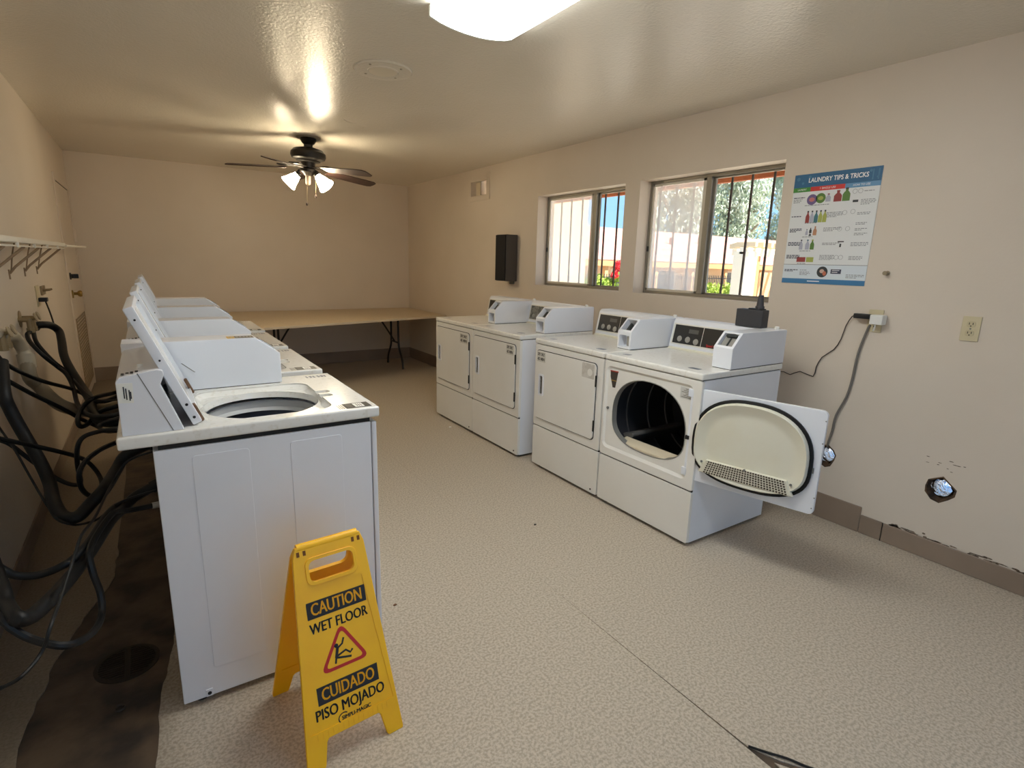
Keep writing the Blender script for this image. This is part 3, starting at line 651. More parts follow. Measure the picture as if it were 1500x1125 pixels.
    B().prism([(-.014, 1.086), (-.008, 1.086), (.030, .93), (.024, .93)], 'Y', .045, .612).build('control_panel', black_m, c)
    for y in (.14, .20, .26):
        B().cyl((.015, y, 1.0), (.022, y, 1.002), .012, seg=14).build('button', grey_m, c)
    b = B(); b.prism([(-.0972, .9246), (-.0972, 1.0885), (-.0955, 1.0885), (-.0955, .9246)], 'Y', .0105, .6435)
    b = B(); b.prism([(-.0955, 1.020), (-.062, 1.018), (-.060, 1.074), (-.0955, 1.075)], 'Y', .0112, .0125)
    lb = b.build('paper_label', paper_m, c)
    b = B()
    for k, (xa, za, zb_) in enumerate(((-.083, 1.032, 1.065), (-.078, 1.028, 1.060), (-.071, 1.025, 1.055), (-.068, 1.03, 1.05))):
        b.box(xa, xa + .0028, .0107, .0113, za, zb_)
    b.build('label_print', ink_m, lb, smooth=False)
    b = B(); b.box(-.045, -.0435, .0108, .0125, 1.01, 1.094, mat=Matrix.Translation((-.044, 0, 1.05)) @ Matrix.Rotation(-.37, 4, 'Y') @ Matrix.Translation((.044, 0, -1.05)))
    # seam between the rear housing and the end cap
    b = B(); b.prism([(-.048, 1.099), (-.0455, 1.099), (.024, .926), (.0215, .926)], 'Y', .0112, .0125); b.build('cap_seam', grey_m, c)
    b = B(); b.lathe([(.009, 0), (.008, .012), (0, .013)], (-.04, .11, 1.098), seg=14); b.build('key_lock', paper_m, c)
    b = B()
    for k in range(4): b.box(-.085 + k * .011, -.078 + k * .011, .03 + (k % 2) * .012, .055, 1.0935 + k * .0017, 1.0945 + k * .0019)
    b.build('scuff_print', ink_m, c, smooth=False)
    # coin box
    cp = [(-.098, .9265), (-.098, 1.112), (.330, 1.112), (.419, 1.046), (.419, .9265)]
    cb = B().prism(cp, 'Y', .533, .662, .004, 2).build('coin_box', white_m, r)
    B().box(-.095, .412, .537, .649, .9235, .928).build('coin_box_gap', dark_m, cb)
    ss = B(); ss.T = ss.T @ Matrix.Translation((.376, .598, 1.079)) @ Matrix.Rotation(math.radians(36.5), 4, 'Y')
    ss.box(-.035, .035, -.032, .032, -.002, .004, .001, 1); cs = ss.build('coin_slide', chrome_m, cb)
    ss = B(); ss.T = ss.T @ Matrix.Translation((.376, .598, 1.079)) @ Matrix.Rotation(math.radians(36.5), 4, 'Y')
    ss.box(-.022, .022, -.003, .003, .003, .0048); ss.build('coin_slot', dark_m, cs)
    B().cyl((.418, .59, .985), (.426, .59, .985), .011, seg=14).build('coin_lock', chrome_m, cb)
    b = B(); b.prism([(.075, 1.03), (.079, 1.03), (.119, .994), (.115, .994)], 'Y', .5322, .5345); b.build('scratch', grey_m, cb)
    # instruction labels printed on the worktop
    b = B(); b.box(.525, .612, .018, .082, .9244, .9252); il = b.build('instruction_label', M('label_charcoal', (48, 46, 42), .5), top, smooth=False)
    b = B(); b.box(.558, .590, .026, .074, .9251, .9256); b.build('label_window', paper_m, il, smooth=False)
    b = B()
    for k in range(3): b.box(.5335 + k * .006, .5365 + k * .006, .03, .07, .9251, .9256)
    for k in range(3): b.box(.567 + k * .007, .570 + k * .007, .034, .066, .9255, .9258)
    for k in range(3): b.box(.503 + k * .007, .506 + k * .007, .02, .075, .9245, .9250)
    b.build('label_print', M('print_mid', (110, 106, 98), .6), il, smooth=False)
    b = B(); qq = random.Random(3)
    for k in range(12):
        x = .525 + (k % 6) * .014 + (.004 if k % 6 > 2 else 0); y = .575 + (k // 6) * .02
        b.box(x, x + qq.uniform(.006, .011), y, y + .013, .9244, .9250)
    b.build('brand_print', M('print_blue_grey', (92, 94, 110), .6), top, smooth=False)
    return r
W0 = washer()
# the near washer's own extra sticker on top of its coin box
b = MB((-WX, -.325, 0)); b.box(.236, .262, .542, .600, 1.1118, 1.1126); st = b.build('caution_sticker', M('sticker_amber', (206, 160, 50), .5), None, smooth=False)
b = MB((-WX, -.325, 0)); b.box(.263, .328, .542, .600, 1.1118, 1.1126); s2 = b.build('sticker_band', M('sticker_grey', (86, 78, 70), .5), None, smooth=False)
gw = 'top loading washers in a row'
wl = ['second white top-loading washer behind the near one, lid open', 'third white top-loading washer along the row, lid open', 'fourth white top-loading washer, at the far end by the table, lid open']
for (x, y), l in zip(((WX + .003, 2.522), (WX + .010, 3.285), (WX + .018, 4.055)), wl): dup(W0, (x, y + .325, 0), l)
st.parent = W0; s2.parent = st
b = MB((-WX, -.325, 0))
for k in range(5): b.box(.268 + k * .012, .276 + k * .012, .56, .585, 1.1125, 1.1129)
b.box(.241, .247, .56, .585, 1.1125, 1.1129); b.box(.251, .257, .56, .585, 1.1125, 1.1129)
b.build('sticker_print', M('print_pale', (170, 164, 150), .5), st, smooth=False)

# ------------------------------------------------------------------ dryers
DW = .685
def dryer(kind, loc, label):
    """kind: 'plain' door closed; 'open' the one with its door swung open"""
    r = root('front_load_dryer', loc, label, 'dryer', 'coin dryers along the window wall')
    off = (-2.54, -DW / 2, 0); B = lambda: MB(off)
    opened = kind == 'open'
    DC = (.341, .578)   # drum centre y,z
    cab = B().box(2.222, 2.878, .003, .682, .018, .884, .004)
    if opened: cab.cut(B().cyl((2.1, DC[0], DC[1]), (2.80, DC[0], DC[1]), .292, seg=44))
    cab.build('cabinet', white_m, r)
    fp = B().prism(rrect(0, DW, .310, .884, .012, 3), 'X', 2.203, 2.224, .004, 2)
    def dshape(g=0):
        pts = []
        for i in range(48):
            a = 2 * PI * i / 48; c, s = math.cos(a), math.sin(a)
            u = .341 + (.263 + g) * math.copysign(abs(c) ** .9, c)
            v = .585 + (.228 + g) * math.copysign(abs(s) ** .9, s) if s > 0 else .585 + (.178 + g) * math.copysign(abs(s) ** .62, s)
            pts.append((u, v))
        return pts
    if opened:
        fp.cut(B().taper(rrect(.034, .678, .346, .862, .045, 5), 2.197, rrect(.056, .656, .374, .840, .028, 5), 2.212), B().prism(dshape(), 'X', 2.15, 2.3))
    fpo = fp.build('front_panel', door_m, r, smooth=not opened)
    B().prism(rrect(0, DW, .020, .303, .01, 3), 'X', 2.203, 2.224, .004, 2).build('lower_panel', door_m, r)
    B().box(2.212, 2.224, .006, .679, .302, .312).build('panel_gap', dark_m, fpo)
    b = B()
    for x in (2.25, 2.84):
        for y in (.05, .63): b.cyl((x, y, 0), (x, y, .02), .02, seg=12)
    b.build('levelling_feet', black_m, r)
    if not opened: B().cyl((2.2005, .05, .045), (2.2035, .05, .045), .006, seg=10).build('panel_screw', dark_m, fpo)
    B().box(2.214, 2.872, .008, .677, .882, .889).build('top_gap', dark_m, r)
    top = B().box(2.198, 2.885, -.001, DW + .001, .887, .9215, .009, 3).build('worktop', top_m, r)
    b = B(); b.prism(rrect(2.265, 2.302, .565, .615, .008, 3), 'Z', .9214, .9220); b.prism(rrect(2.268, 2.305, .085, .15, .008, 3), 'Z', .9214, .9220); b.build('top_label', M('label_slate', (92, 96, 104), .4), top, smooth=False)
    # console + panel
    cpn = B().prism([(2.735, .9215), (2.738, .938), (2.7705, 1.092), (2.786, 1.108), (2.880, 1.108), (2.880, .9215)], 'Y', .004, .681, .005, 2).build('console', white_m, r)
    B().prism([(2.720, .9215), (2.727, .930), (2.742, .936), (2.742, .9215)], 'Y', .01, .675, .001).build('console_sill', cream_m, cpn)
    def onface(h, d=0):  # point on the slanted face at height h, d proud of it
        t = (h - .938) / (1.092 - .938); return (2.738 + .0325 * t - d, h)
    b = B(); b.prism([onface(.952, .003), onface(1.080, .003), onface(1.080, -.002), onface(.952, -.002)], 'Y', .115, .668); pnl = b.build('panel_bezel', M('bezel_white', (222, 220, 212), .4), cpn, smooth=False)
    if kind == 'old':
        b = B(); b.prism([onface(.960, .005), onface(1.072, .005), onface(1.072, 0), onface(.960, 0)], 'Y', .13, .655); b.build('control_panel', M('panel_worn', (128, 126, 118), .5, noise=(40, (84, 82, 76), .45, .6)), pnl, smooth=False)
    else:
        b = B(); b.prism([onface(.960, .005), onface(1.072, .005), onface(1.072, 0), onface(.960, 0)], 'Y', .445, .655); b.build('control_panel', M('panel_black', (44, 42, 40), .35), pnl, smooth=False)
        b = B(); b.prism([onface(.960, .005), onface(1.072, .005), onface(1.072, 0), onface(.960, 0)], 'Y', .122, .440); b.build('control_panel', MATS['panel_black'], pnl, smooth=False)
        b = B(); b.prism([onface(1.028, .006), onface(1.052, .006), onface(1.052, .004), onface(1.028, .004)], 'Y', .475, .545); b.build('display', M('display_grey', (92, 92, 88), .3), pnl, smooth=False)
    for k in range(3):
        h = .988 if k < 2 else .982; yk = .605 - k * .062
        b = B(); x0, _ = onface(h + (.008 if k == 0 else 0), .005)
        b.lathe([(0, .004), (.012, .004), (.018, .002), (.019, 0)], (x0, yk, h), (-1, 0, .21), 16); b.build('button', M('button_grey', (150, 148, 142), .4), pnl)
    if kind != 'old':
        b = B(); x0, _ = onface(.972, .0055); b.text('Speed Queen', .021, RX(x0, .352, .972, (0, -1, 0), (.0325, 0, .154)), .0004, .0003, width=.10); b.build('lettering', M('letter_red', (178, 30, 34), .4), pnl, smooth=False)
    # coin box
    prof = [(2.412, .924), (2.412, 1.030), (2.484, 1.106), (2.882, 1.106), (2.882, .924)]
    cb = B().prism(prof, 'Y', -.001, .113, .004, 2)
    nrm = Vector((-.726, 0, .688)); along = Vector((.688, 0, .726))
    Tp = Matrix(((along.x, 0, nrm.x, 2.449), (0, 1, 0, .056), (along.z, 0, nrm.z, 1.069), (0, 0, 0, 1)))
    ct = B(); ct.T = ct.T @ Tp; ct.box(-.040, .040, -.042, .042, -.022 if opened else -.05, .05); cl = [ct]
    if not opened: cl.append(B().box(2.36, 2.47, .014, .098, .938, 1.008))
    cb.cut(*cl); cb = cb.build('coin_box', white_m, r)
    B().box(2.416, 2.876, .003, .109, .921, .926).build('coin_box_gap', dark_m, cb)
    b = B(); b.T = b.T @ Tp
    b.box(-.039, .039, -.041, .041, -.0215 if opened else -.0495, -.019 if opened else -.047); b.build('coin_slide_plate', M('dull_steel', (168, 166, 160), .4, metal=.5), cb)
    b = B(); b.T = b.T @ Tp
    if opened:
        b.box(-.03, .022, -.002, .004, -.020, -.012, .001); b.box(.024, .036, -.03, .03, -.020, -.004, .002)
        b.build('coin_slide', M('slide_dark', (70, 74, 74), .4, metal=.4), cb)
    else:
        b.box(-.03, .03, .006, .022, -.047, -.02, .002); b.build('coin_slide', M('slide_dark', (70, 74, 74), .4, metal=.4), cb)
        B().box(2.43, 2.466, .018, .05, .942, 1.0, .002).build('coin_drawer_rail', MATS['dull_steel'], cb)
    b = B(); b.lathe([(.012, 0), (.012, .014), (.009, .017), (0, .017)], (2.83, .03, 1.106), seg=16); b.build('key_lock', paper_m, cb)
    if not opened:
        B().prism(rrect(.0485, .6635, .3645, .8475, .028, 5), 'X', 2.2005, 2.2035).build('door_gap', dark_m, fpo)
        d = B().prism(rrect(.053, .659, .369, .843, .026, 5), 'X', 2.194, 2.2035, .0025, 2)
        d.cut(B().prism(rrect(.578, .612, .545, .672, .008, 3), 'X', 2.17, 2.2005)); d = d.build('door', door_m, r)
        hf = B().prism(rrect(.566, .624, .533, .684, .012, 4), 'X', 2.190, 2.1955, .001); hf.cut(B().prism(rrect(.578, .612, .545, .672, .008, 3), 'X', 2.17, 2.2005)); hf = hf.build('handle', white_m, d)
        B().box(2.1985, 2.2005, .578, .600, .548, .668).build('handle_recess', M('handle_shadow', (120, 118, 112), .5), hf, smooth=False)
        for z in (.74, .46): B().box(2.1905, 2.1990, .044, .055, z - .035, z + .035, .002, 1).build('hinge', dark_m, d)
    else:
        # drum: ribbed steel cylinder with three baffles
        dr_m = M('drum_grey', (50, 51, 56), .42, metal=.2)
        dr = B(); dr.lathe([(.287, 0), (.289, .12), (.282, .125), (.282, .137), (.289, .142), (.289, .30), (.282, .305), (.282, .317), (.289, .322), (.289, .46), (.282, .465), (.282, .477), (.289, .482), (.289, .54), (.2, .556), (0, .556)], (2.226, DC[0], DC[1]), (1, 0, 0), 44)
        dro = dr.build('drum', dr_m, r)
        for a in (205, 325, 85):
            aa = math.radians(a); T = Matrix.Translation((0, DC[0], DC[1])) @ Matrix.Rotation(aa, 4, 'X')
            b = B(); b.T = b.T @ T; b.prism([(.288, -.035), (.215, -.012), (.212, .0), (.215, .012), (.288, .035)], 'X', 2.30, 2.74, .003)
            b.build('baffle', M('baffle_grey', (96, 94, 92), .4), dro)
        B().prism([(DC[0] + .05 * math.cos(i * PI / 10), DC[1] + .05 * math.sin(i * PI / 10)) for i in range(20)], 'X', 2.772, 2.781).build('drum_back_plate', M('drum_plate', (62, 62, 66), .4, metal=.4), dro)
        # lint duct lip across the bottom of the opening
        b = B(); b.prism([(2.212, .408), (2.226, .400), (2.30, .414), (2.305, .428), (2.28, .440), (2.235, .430), (2.214, .424)], 'Y', .14, .545, .003); lp = b.build('lint_duct_lip', M('lip_cream', (212, 200, 176), .45), fpo)
        b = B(); b.prism([(2.2175, .412), (2.2125, .414), (2.2165, .421), (2.2215, .419)], 'Y', .16, .33); b.prism([(2.2175, .412), (2.2125, .414), (2.2165, .421), (2.2215, .419)], 'Y', .36, .50); b.build('lint_slot', dark_m, lp, smooth=False)
        rr = MB(off)
        outer_, inner_ = dshape(.004), dshape(-.004); bm = bmesh.new()
        A = [bm.verts.new((2.2105, *p)) for p in outer_]; C = [bm.verts.new((2.2085, *p)) for p in dshape(0)]; D = [bm.verts.new((2.240, *p)) for p in inner_]
        for X, Y in ((A, C), (C, D)):
            for k in range(48): bm.faces.new((X[k], X[(k + 1) % 48], Y[(k + 1) % 48], Y[k]))
        rr._merge(bm); rr.build('opening_rim', M('rim_grey', (150, 150, 146), .35, metal=.4), fpo)
        b = B(); b.prism([(.580, .828), (.642, .826), (.640, .79), (.618, .728), (.598, .730)], 'X', 2.2105, 2.2125); wl_ = b.build('warning_label', M('label_dark', (64, 56, 50), .5), fpo, smooth=False)
        b = B(); b.prism([(.579, .829), (.643, .827), (.6425, .820), (.5795, .822)], 'X', 2.2100, 2.2127); b.build('warning_red_band', M('band_red', (150, 50, 40), .5), wl_, smooth=False)
        b = B(); b.box(2.2100, 2.2127, .590, .634, .768, .772); b.build('warning_yellow_band', M('band_amber', (176, 140, 60), .5), wl_, smooth=False)
        b = B(); b.box(2.2108, 2.2122, .054, .132, .776, .834); nl = b.build('notice_sticker', M('sticker_pale', (196, 196, 192), .5), fpo, smooth=False)
        b = B()
        for k in range(6): b.box(2.2100, 2.2110, .062, .124 - (k % 3) * .012, .782 + k * .0085, .785 + k * .0085)
        b.build('notice_print', M('print_mid', (110, 106, 98), .6), nl, smooth=False)
        B().cyl((2.205, .645, .60), (2.213, .645, .60), .008, seg=10).build('door_switch', grey_m, fpo)
        # the open door, hinged on the near side, swung fully round
        ph = math.radians(194); dd = Vector((-math.sin(ph), math.cos(ph), 0)); H = Vector((2.203, .06, 0)) + Vector(off)
        # local door frame: u along door from the hinge, n out of the inner face (towards the viewer side)
        nn = Vector((0, 0, 1)).cross(dd) * -1
        Td = Matrix(((dd.x, nn.x, 0, H.x), (dd.y, nn.y, 0, H.y), (dd.z, nn.z, 1, 0), (0, 0, 0, 1)))
        if nn.x > 0:
            nn = -nn; Td = Matrix(((dd.x, nn.x, 0, H.x), (dd.y, nn.y, 0, H.y), (dd.z, nn.z, 1, 0), (0, 0, 0, 1)))
        def D():
            q_ = MB(); q_.T = Td; return q_
        door = D(); door.prism(rrect(0.0, .607, .369, .843, .022, 5), 'Y', -.022, 0, .003, 2); bmesh.ops.recalc_face_normals(door.bm, faces=door.bm.faces[:]); door = door.build('door', white_m, r)
        # cream liner plug: the D outline of the opening, dished, with black gasket round it
        def dout(g):
            pts = []
            for i in range(56):
                a = 2 * PI * i / 56; c, s = math.cos(a), math.sin(a)
                u = .306 + (.262 + g) * math.copysign(abs(c) ** .85, c)
                v = .592 + (.225 + g) * math.copysign(abs(s) ** .85, s) if s > 0 else .592 + (.185 + g) * math.copysign(abs(s) ** .62, s)
                pts.append((u, v))
            return pts
        def loft(rings, name, mat, par, cap=True):
            q_ = D(); bm = bmesh.new(); R_ = [[bm.verts.new((u, n_, v)) for u, v in pts] for pts, n_ in rings]
            for A, C in zip(R_, R_[1:]):
                for k in range(len(A)): j = (k + 1) % len(A); bm.faces.new((A[k], A[j], C[j], C[k]))
            if cap: bm.faces.new(R_[-1])
            bmesh.ops.recalc_face_normals(bm, faces=bm.faces[:]); q_._merge(bm); return q_.build(name, mat, par)
        loft([(dout(.012), 0), (dout(.012), .010), (dout(.004), .013), (dout(-.004), .008)], 'gasket', rubber_m, door, False)
        lin_ = loft([(dout(-.002), 0), (dout(-.004), .022), (dout(-.010), .030), (dout(-.022), .026), (dout(-.050), .012), (dout(-.075), .010)], 'door_liner', cream_m, door)
        # lint grille along the foot of the liner
        g = D(); g.prism([(.085, .436), (.525, .436), (.49, .505), (.12, .505)], 'Y', .012, .030, .003); gr = g.build('lint_grille', cream_m, lin_)
        b = D()
        nu, nv = 30, 6
        for iv in range(nv):
            for iu in range(nu):
                tt = iv / (nv - 1); ua = .118 + .018 * tt; ub = .495 - .018 * tt; u = ua + (ub - ua) * iu / (nu - 1); v = .4425 + tt * .055
                b.box(u - .0042, u + .0042, .0296, .0308, v - .0037, v + .0037)
        b.build('grille_hole', M('hole_brown', (74, 62, 50), .8), gr, smooth=False, kind='stuff')
        for u, v in ((.10, .492), (.306, .503), (.51, .492)):
            b = D(); b.cyl((u, .029, v), (u, .033, v), .006, seg=10); b.build('grille_screw', grey_m, gr)
        b = D(); b.box(.566, .586, .0, .006, .56, .585, .001); b.build('door_catch', grey_m, door)
        b = D(); b.box(-.008, .012, -.01, .006, .575, .595, .002); b.build('hinge', dark_m, door)
        b = D(); b.box(-.014, .014, -.012, .003, .795, .835, .003); b.box(-.014, .014, -.012, .003, .385, .425, .003); b.build('hinge', white_m, door)
        for u, v in ((.603, .80), (.603, .70), (.603, .45), (.598, .40)):
            b = D(); b.cyl((u, -.002, v), (u, .0012, v), .003, seg=8); b.build('door_screw', grey_m, door)
        hf = D(); hf.prism(rrect(.05, .10, .53, .68, .012, 4), 'Y', -.028, -.022, .001); hf.build('handle', white_m, door)
    return r
gd = 'coin dryers along the window wall'
yd = [1.634, 2.331, 3.167, 3.8555]
D4 = dryer('open', (2.54, yd[0] + DW / 2, 0), 'white coin dryer with its door swung open, nearest of the row')
D3 = dryer('plain', (2.54, yd[1] + DW / 2, 0), 'closed white dryer right beside the open one, two door stickers')
D2 = dryer('old', (2.515, yd[2] + DW / 2, 0), 'closed white dryer past the gap, worn grey control panel')
D1 = dryer('plain', (2.515, yd[3] + DW / 2, 0), 'closed white dryer farthest along the wall, beside the tan table')
stk = M('door_sticker', (206, 204, 196), .5); pr_m = M('sticker_ink', (88, 84, 80), .6)
def sticker(par, y0, y1, z0, z1, rows, lab=None, mat=None):
    off = (-2.54, -DW / 2, 0); dpar = [c for c in par.children if c.name.split('.')[0] == 'door'][0]
    s = MB(off).prism(rrect(y0, y1, z0, z1, .006, 3), 'X', 2.1930, 2.1942).build('door_sticker', mat or stk, dpar, smooth=False)
    b = MB(off)
    n = len(rows)
    for k, tx in enumerate(rows):
        z = z1 - (z1 - z0) * (k + .6) / (n + .2); b.text(tx, (z1 - z0) / n * .8, RX(2.1928, (y0 + y1) / 2, z, (0, -1, 0), (0, 0, 1)), .0003, .0012, width=(y1 - y0) * .82)
    b.build('sticker_print', pr_m, s, smooth=False); return s
sticker(D3, .555, .652, .767, .838, ['DRY ONLY', '45 MIN'])
off = (-2.54, -DW / 2, 0); dp = [c for c in D3.children if c.name.startswith('door') and 'gap' not in c.name][0]
MB(off).prism(rrect(.066, .178, .747, .838, .006, 3), 'X', 2.1934, 2.1942).build('faded_sticker', M('sticker_faded', (188, 184, 176), .6, noise=(30, (204, 201, 194), .45, .6)), dp, smooth=False)
MB(off).cyl((2.1926, .105, .785), (2.1936, .105, .785), .022, seg=18).build('faded_sticker_disc', M('disc_pale', (222, 220, 214), .5), dp)
sticker(D2, .07, .168, .765, .838, ['DRY ONLY', '45 MIN'])
sticker(D1, .07, .205, .752, .832, ['DRY ONLY', '45 MIN'])

# ------------------------------------------------------------------ folding table
tb_m = M('table_laminate', (204, 186, 158), .45, noise=(60, (194, 176, 148), .4, .65))
r = root('folding_table', (1.8, 6.7, 0), 'wide tan laminate folding table filling the far end of the room', 'table'); off = (-1.8, -6.7, 0)
MB(off).prism([(.35, 5.58), (3.165, 6.30), (3.175, 7.535), (.35, 7.535)], 'Z', .722, .742, .003, 1).build('tabletop', tb_m, r)
b = MB(off); b.prism([(.348, 5.576), (3.168, 6.297), (3.168, 6.303), (.348, 5.584)], 'Z', .720, .743); b.build('table_edge_strip', M('edge_strip', (206, 192, 168), .4), r, smooth=False)
leg_m = M('leg_brown', (40, 33, 29), .45)
for lx, dx in ((2.74, -.24), (1.24, .24)):
    for s in (-1, 1):
        b = MB(off); ym = 7.0
        b.tube([(lx, ym + s * .13, .722), (lx, ym + s * .13, .40), (lx, ym + s * .15, .27), (lx, ym + s * .25, .12), (lx, ym + s * .275, 0.0)], .0135, 10); b.build('leg', leg_m, r)
    b = MB(off); b.cyl((lx, ym - .14, .335), (lx, ym + .14, .335), .011); b.cyl((lx, ym - .14, .64), (lx, ym + .14, .64), .011); b.build('leg_brace', leg_m, r)
    b = MB(off); b.tube([(lx, ym, .335), (lx + dx * .5, ym, .53), (lx + dx * 1.05, ym, .722)], .011, 8); b.build('diagonal_strut', leg_m, r)
    b = MB(off); b.box(lx - .02, lx + .02, ym - .32, ym + .32, .706, .722, .002); b.build('leg_rail', leg_m, r)

# ------------------------------------------------------------------ yellow floor sign
def floor_sign():
    r = root('wet_floor_sign', (.38, 1.53, 0), 'yellow folding wet floor caution sign standing against the near washer', 'floor sign')
    FL, FR = Vector((.242, 1.333, 0)), Vector((.532, 1.355, 0)); TL, TR = Vector((.270, 1.512, .607)), Vector((.4715, 1.527, .607))
    off = Vector((.38, 1.53, 0))
    ex = (FR - FL).normalized(); base = (FL + FR) / 2; topc = (TL + TR) / 2; ey = (topc - base); hgt = ey.length; ey.normalize(); ey = (ey - ex * ey.dot(ex)).normalized(); ez = ex.cross(ey)
    def frame(o):
        return Matrix(((ex.x, ey.x, ez.x, o.x - off.x), (ex.y, ey.y, ez.y, o.y - off.y), (ex.z, ey.z, ez.z, o.z - off.z), (0, 0, 0, 1)))
    F = frame(base); hw, ht = .146, .102
    T = .011
    outline = [(-hw, .006), (-hw + .002, 0), (-hw + .046, 0), (-hw + .052, .006), (-hw + .064, .070), (-.055 - .02, .078), (.055 + .02, .078), (hw - .064, .070), (hw - .052, .006), (hw - .046, 0), (hw - .002, 0), (hw, .006), (ht + .004, hgt - .03), (ht - .006, hgt), (-ht + .006, hgt), (-ht - .004, hgt - .03)]
    def panel(Fm, name, letters, flip=1):
        p = MB(); p.T = Fm; p.prism(outline, 'Z', -T, 0, .0015, 1)
        c = MB(); c.T = Fm; c.prism(rrect(-.066, .066, hgt - .108, hgt - .046, .018, 5), 'Z', -.05, .05)
        c2 = MB(); c2.T = Fm; c2.prism([(-hw + .018, .105), (hw - .018, .105), (ht - .018, hgt - .13), (-ht + .018, hgt - .13)], 'Z', -.0018 if flip > 0 else -T - .01, .02 if flip > 0 else -T + .0018)
        p.cut(c, c2); return p.build(name, yel_m, r)
    fp = panel(F, 'front_panel', True)
    # rim round the grip
    g = MB(); g.T = F; g.prism(rrect(-.076, .076, hgt - .118, hgt - .036, .022, 5), 'Z', 0, .003, .001); c = MB(); c.T = F; c.prism(rrect(-.066, .066, hgt - .108, hgt - .046, .018, 5), 'Z', -.05, .05); g.cut(c); g.build('grip_rim', yel_m, fp)
    g = MB(); g.T = F; g.cyl((-ht + .012, hgt - .004, -.012), (ht - .012, hgt - .004, -.012), .013, seg=16); g.build('grip_hinge', yel_m, r)
    for s in (-1, 1):
        for d in (0, .018):
            g = MB(); g.T = F; g.box(s * (ht - .012) - .004 - s * d, s * (ht - .012) + .004 - s * d, hgt - .026, hgt - .012, -.0005, .0008); g.build('hinge_slot', M('slot_brown', (120, 72, 20), .7), fp, smooth=False)
    # ribs on the foot
    g = MB(); g.T = F
    for k in range(15):
        x = -.105 + k * .015; y0 = .084; y1 = .102
        g.box(x - .0012, x + .0012, y0, y1, -.0002, .0010)
    g.build('moulded_rib', yel_m, fp, smooth=False, kind='stuff')
    # printing: everything sits on the recessed face, which lies -.0018
    z = -.0012
    def plate(u0, u1, v0, v1, m, name):
        q_ = MB(); q_.T = F; q_.box(u0, u1, v0, v1, -.0019, z); return q_.build(name, m, fp, smooth=False)
    def txt(s, u, v, size, m, zz, wd, name='lettering', bold=.0008):
        q_ = MB(); q_.T = F
        for dx in (-bold, 0, bold): q_.text(s, size, Matrix.Translation((u + dx, v + dx * .25, zz)), .0003, 0, width=wd)
        return q_.build(name, m, fp, smooth=False)
    sy = hgt / .635
    plate(-.088, .088, .452 * sy - .029, .452 * sy + .020, ink_m, 'caution_plate'); txt('CAUTION', 0, .447 * sy, .050, yel_m, z + .0006, .150)
    txt('WET FLOOR', 0, .393 * sy, .042, ink_m, z, .172, bold=.0009)
    q_ = MB(); q_.T = F
    tri = lambda s, rr: [(s * math.cos(math.radians(a)) * 1.0, .300 * sy + s * math.sin(math.radians(a)) + .0) for a in (90, 210, 330)]
    def roundtri(s, rad):
        out_ = []; P3 = tri(s, 0)
        for i in range(3):
            p = Vector(P3[i]); a = (Vector(P3[i - 1]) - p).normalized(); c_ = (Vector(P3[(i + 1) % 3]) - p).normalized()
            for t_ in range(6):
                w_ = t_ / 5; k1 = p + a * rad * (1 - w_) ** 2 + c_ * rad * w_ ** 2; out_.append((k1.x, k1.y))
        return out_
    q_.prism(roundtri(.086, .028), 'Z', -.0019, z); c_ = MB(); c_.T = F; c_.prism(roundtri(.067, .016), 'Z', -.01, .01); q_.cut(c_); q_.build('warning_triangle', red_m, fp, smooth=False)
    # slipping figure
    q_ = MB(); q_.T = F; q_.T = q_.T @ Matrix.Translation((0, .288 * sy, z)) @ Matrix.Diagonal((1, 1, .2, 1))
    q_.tube([(-.017, .030, 0), (-.021, .013, 0), (-.024, .002, 0)], .0042, 6, 3); q_.sphere((-.020, .036, 0), .0062, 10)
    q_.tube([(-.017, .028, 0), (-.002, .036, 0), (.004, .052, 0)], .0028, 6, 1); q_.tube([(-.019, .024, 0), (-.024, .004, 0), (-.028, -.014, 0)], .0028, 6, 1)
    q_.tube([(-.024, .002, 0), (.004, -.006, 0), (.020, -.010, 0)], .0030, 6, 1); q_.tube([(-.02, .006, 0), (.006, .014, 0), (.018, .002, 0), (.026, .010, 0)], .0030, 6, 1)
    q_.build('slipping_figure', ink_m, fp)
    plate(-.092, .092, .205 * sy - .029, .205 * sy + .022, ink_m, 'cuidado_plate'); txt('CUIDADO', 0, .2015 * sy, .050, yel_m, z + .0006, .158)
    txt('PISO MOJADO', 0, .149 * sy, .044, ink_m, z, .206, bold=.0009)
    txt('SIMPLI-MAGIC', .012, .114 * sy, .0155, ink_m, z, .088, 'brand_lettering', .0005)
    q_ = MB(); q_.T = F; pts = [(-.012 + .030 * math.cos(math.radians(a)), .114 * sy + .0135 * math.sin(math.radians(a)) + .001, z) for a in range(60, 330, 30)]
    q_ = MB(); q_.T = F @ Matrix.Translation((-.022, .114 * sy, z)) @ Matrix.Diagonal((1, 1, .12, 1)); q_.tube([(.016 * math.cos(math.radians(a)) - .004, .0145 * math.sin(math.radians(a)), 0) for a in range(50, 320, 30)], .0016, 6, 2); q_.build('brand_swoosh', ink_m, fp)
    # rear panel
    ex2 = ex; RL, RR_ = Vector((.214, 1.704, 0)), Vector((.503, 1.727, 0)); b2 = (RL + RR_) / 2; e2 = (topc + Vector((0, .012, 0)) - b2).normalized(); e2 = (e2 - ex * e2.dot(ex)).normalized(); n2 = ex.cross(e2)
    F2 = Matrix(((ex.x, e2.x, n2.x, b2.x - off.x), (ex.y, e2.y, n2.y, b2.y - off.y), (0 + ex.z, e2.z, n2.z, b2.z - off.z), (0, 0, 0, 1)))
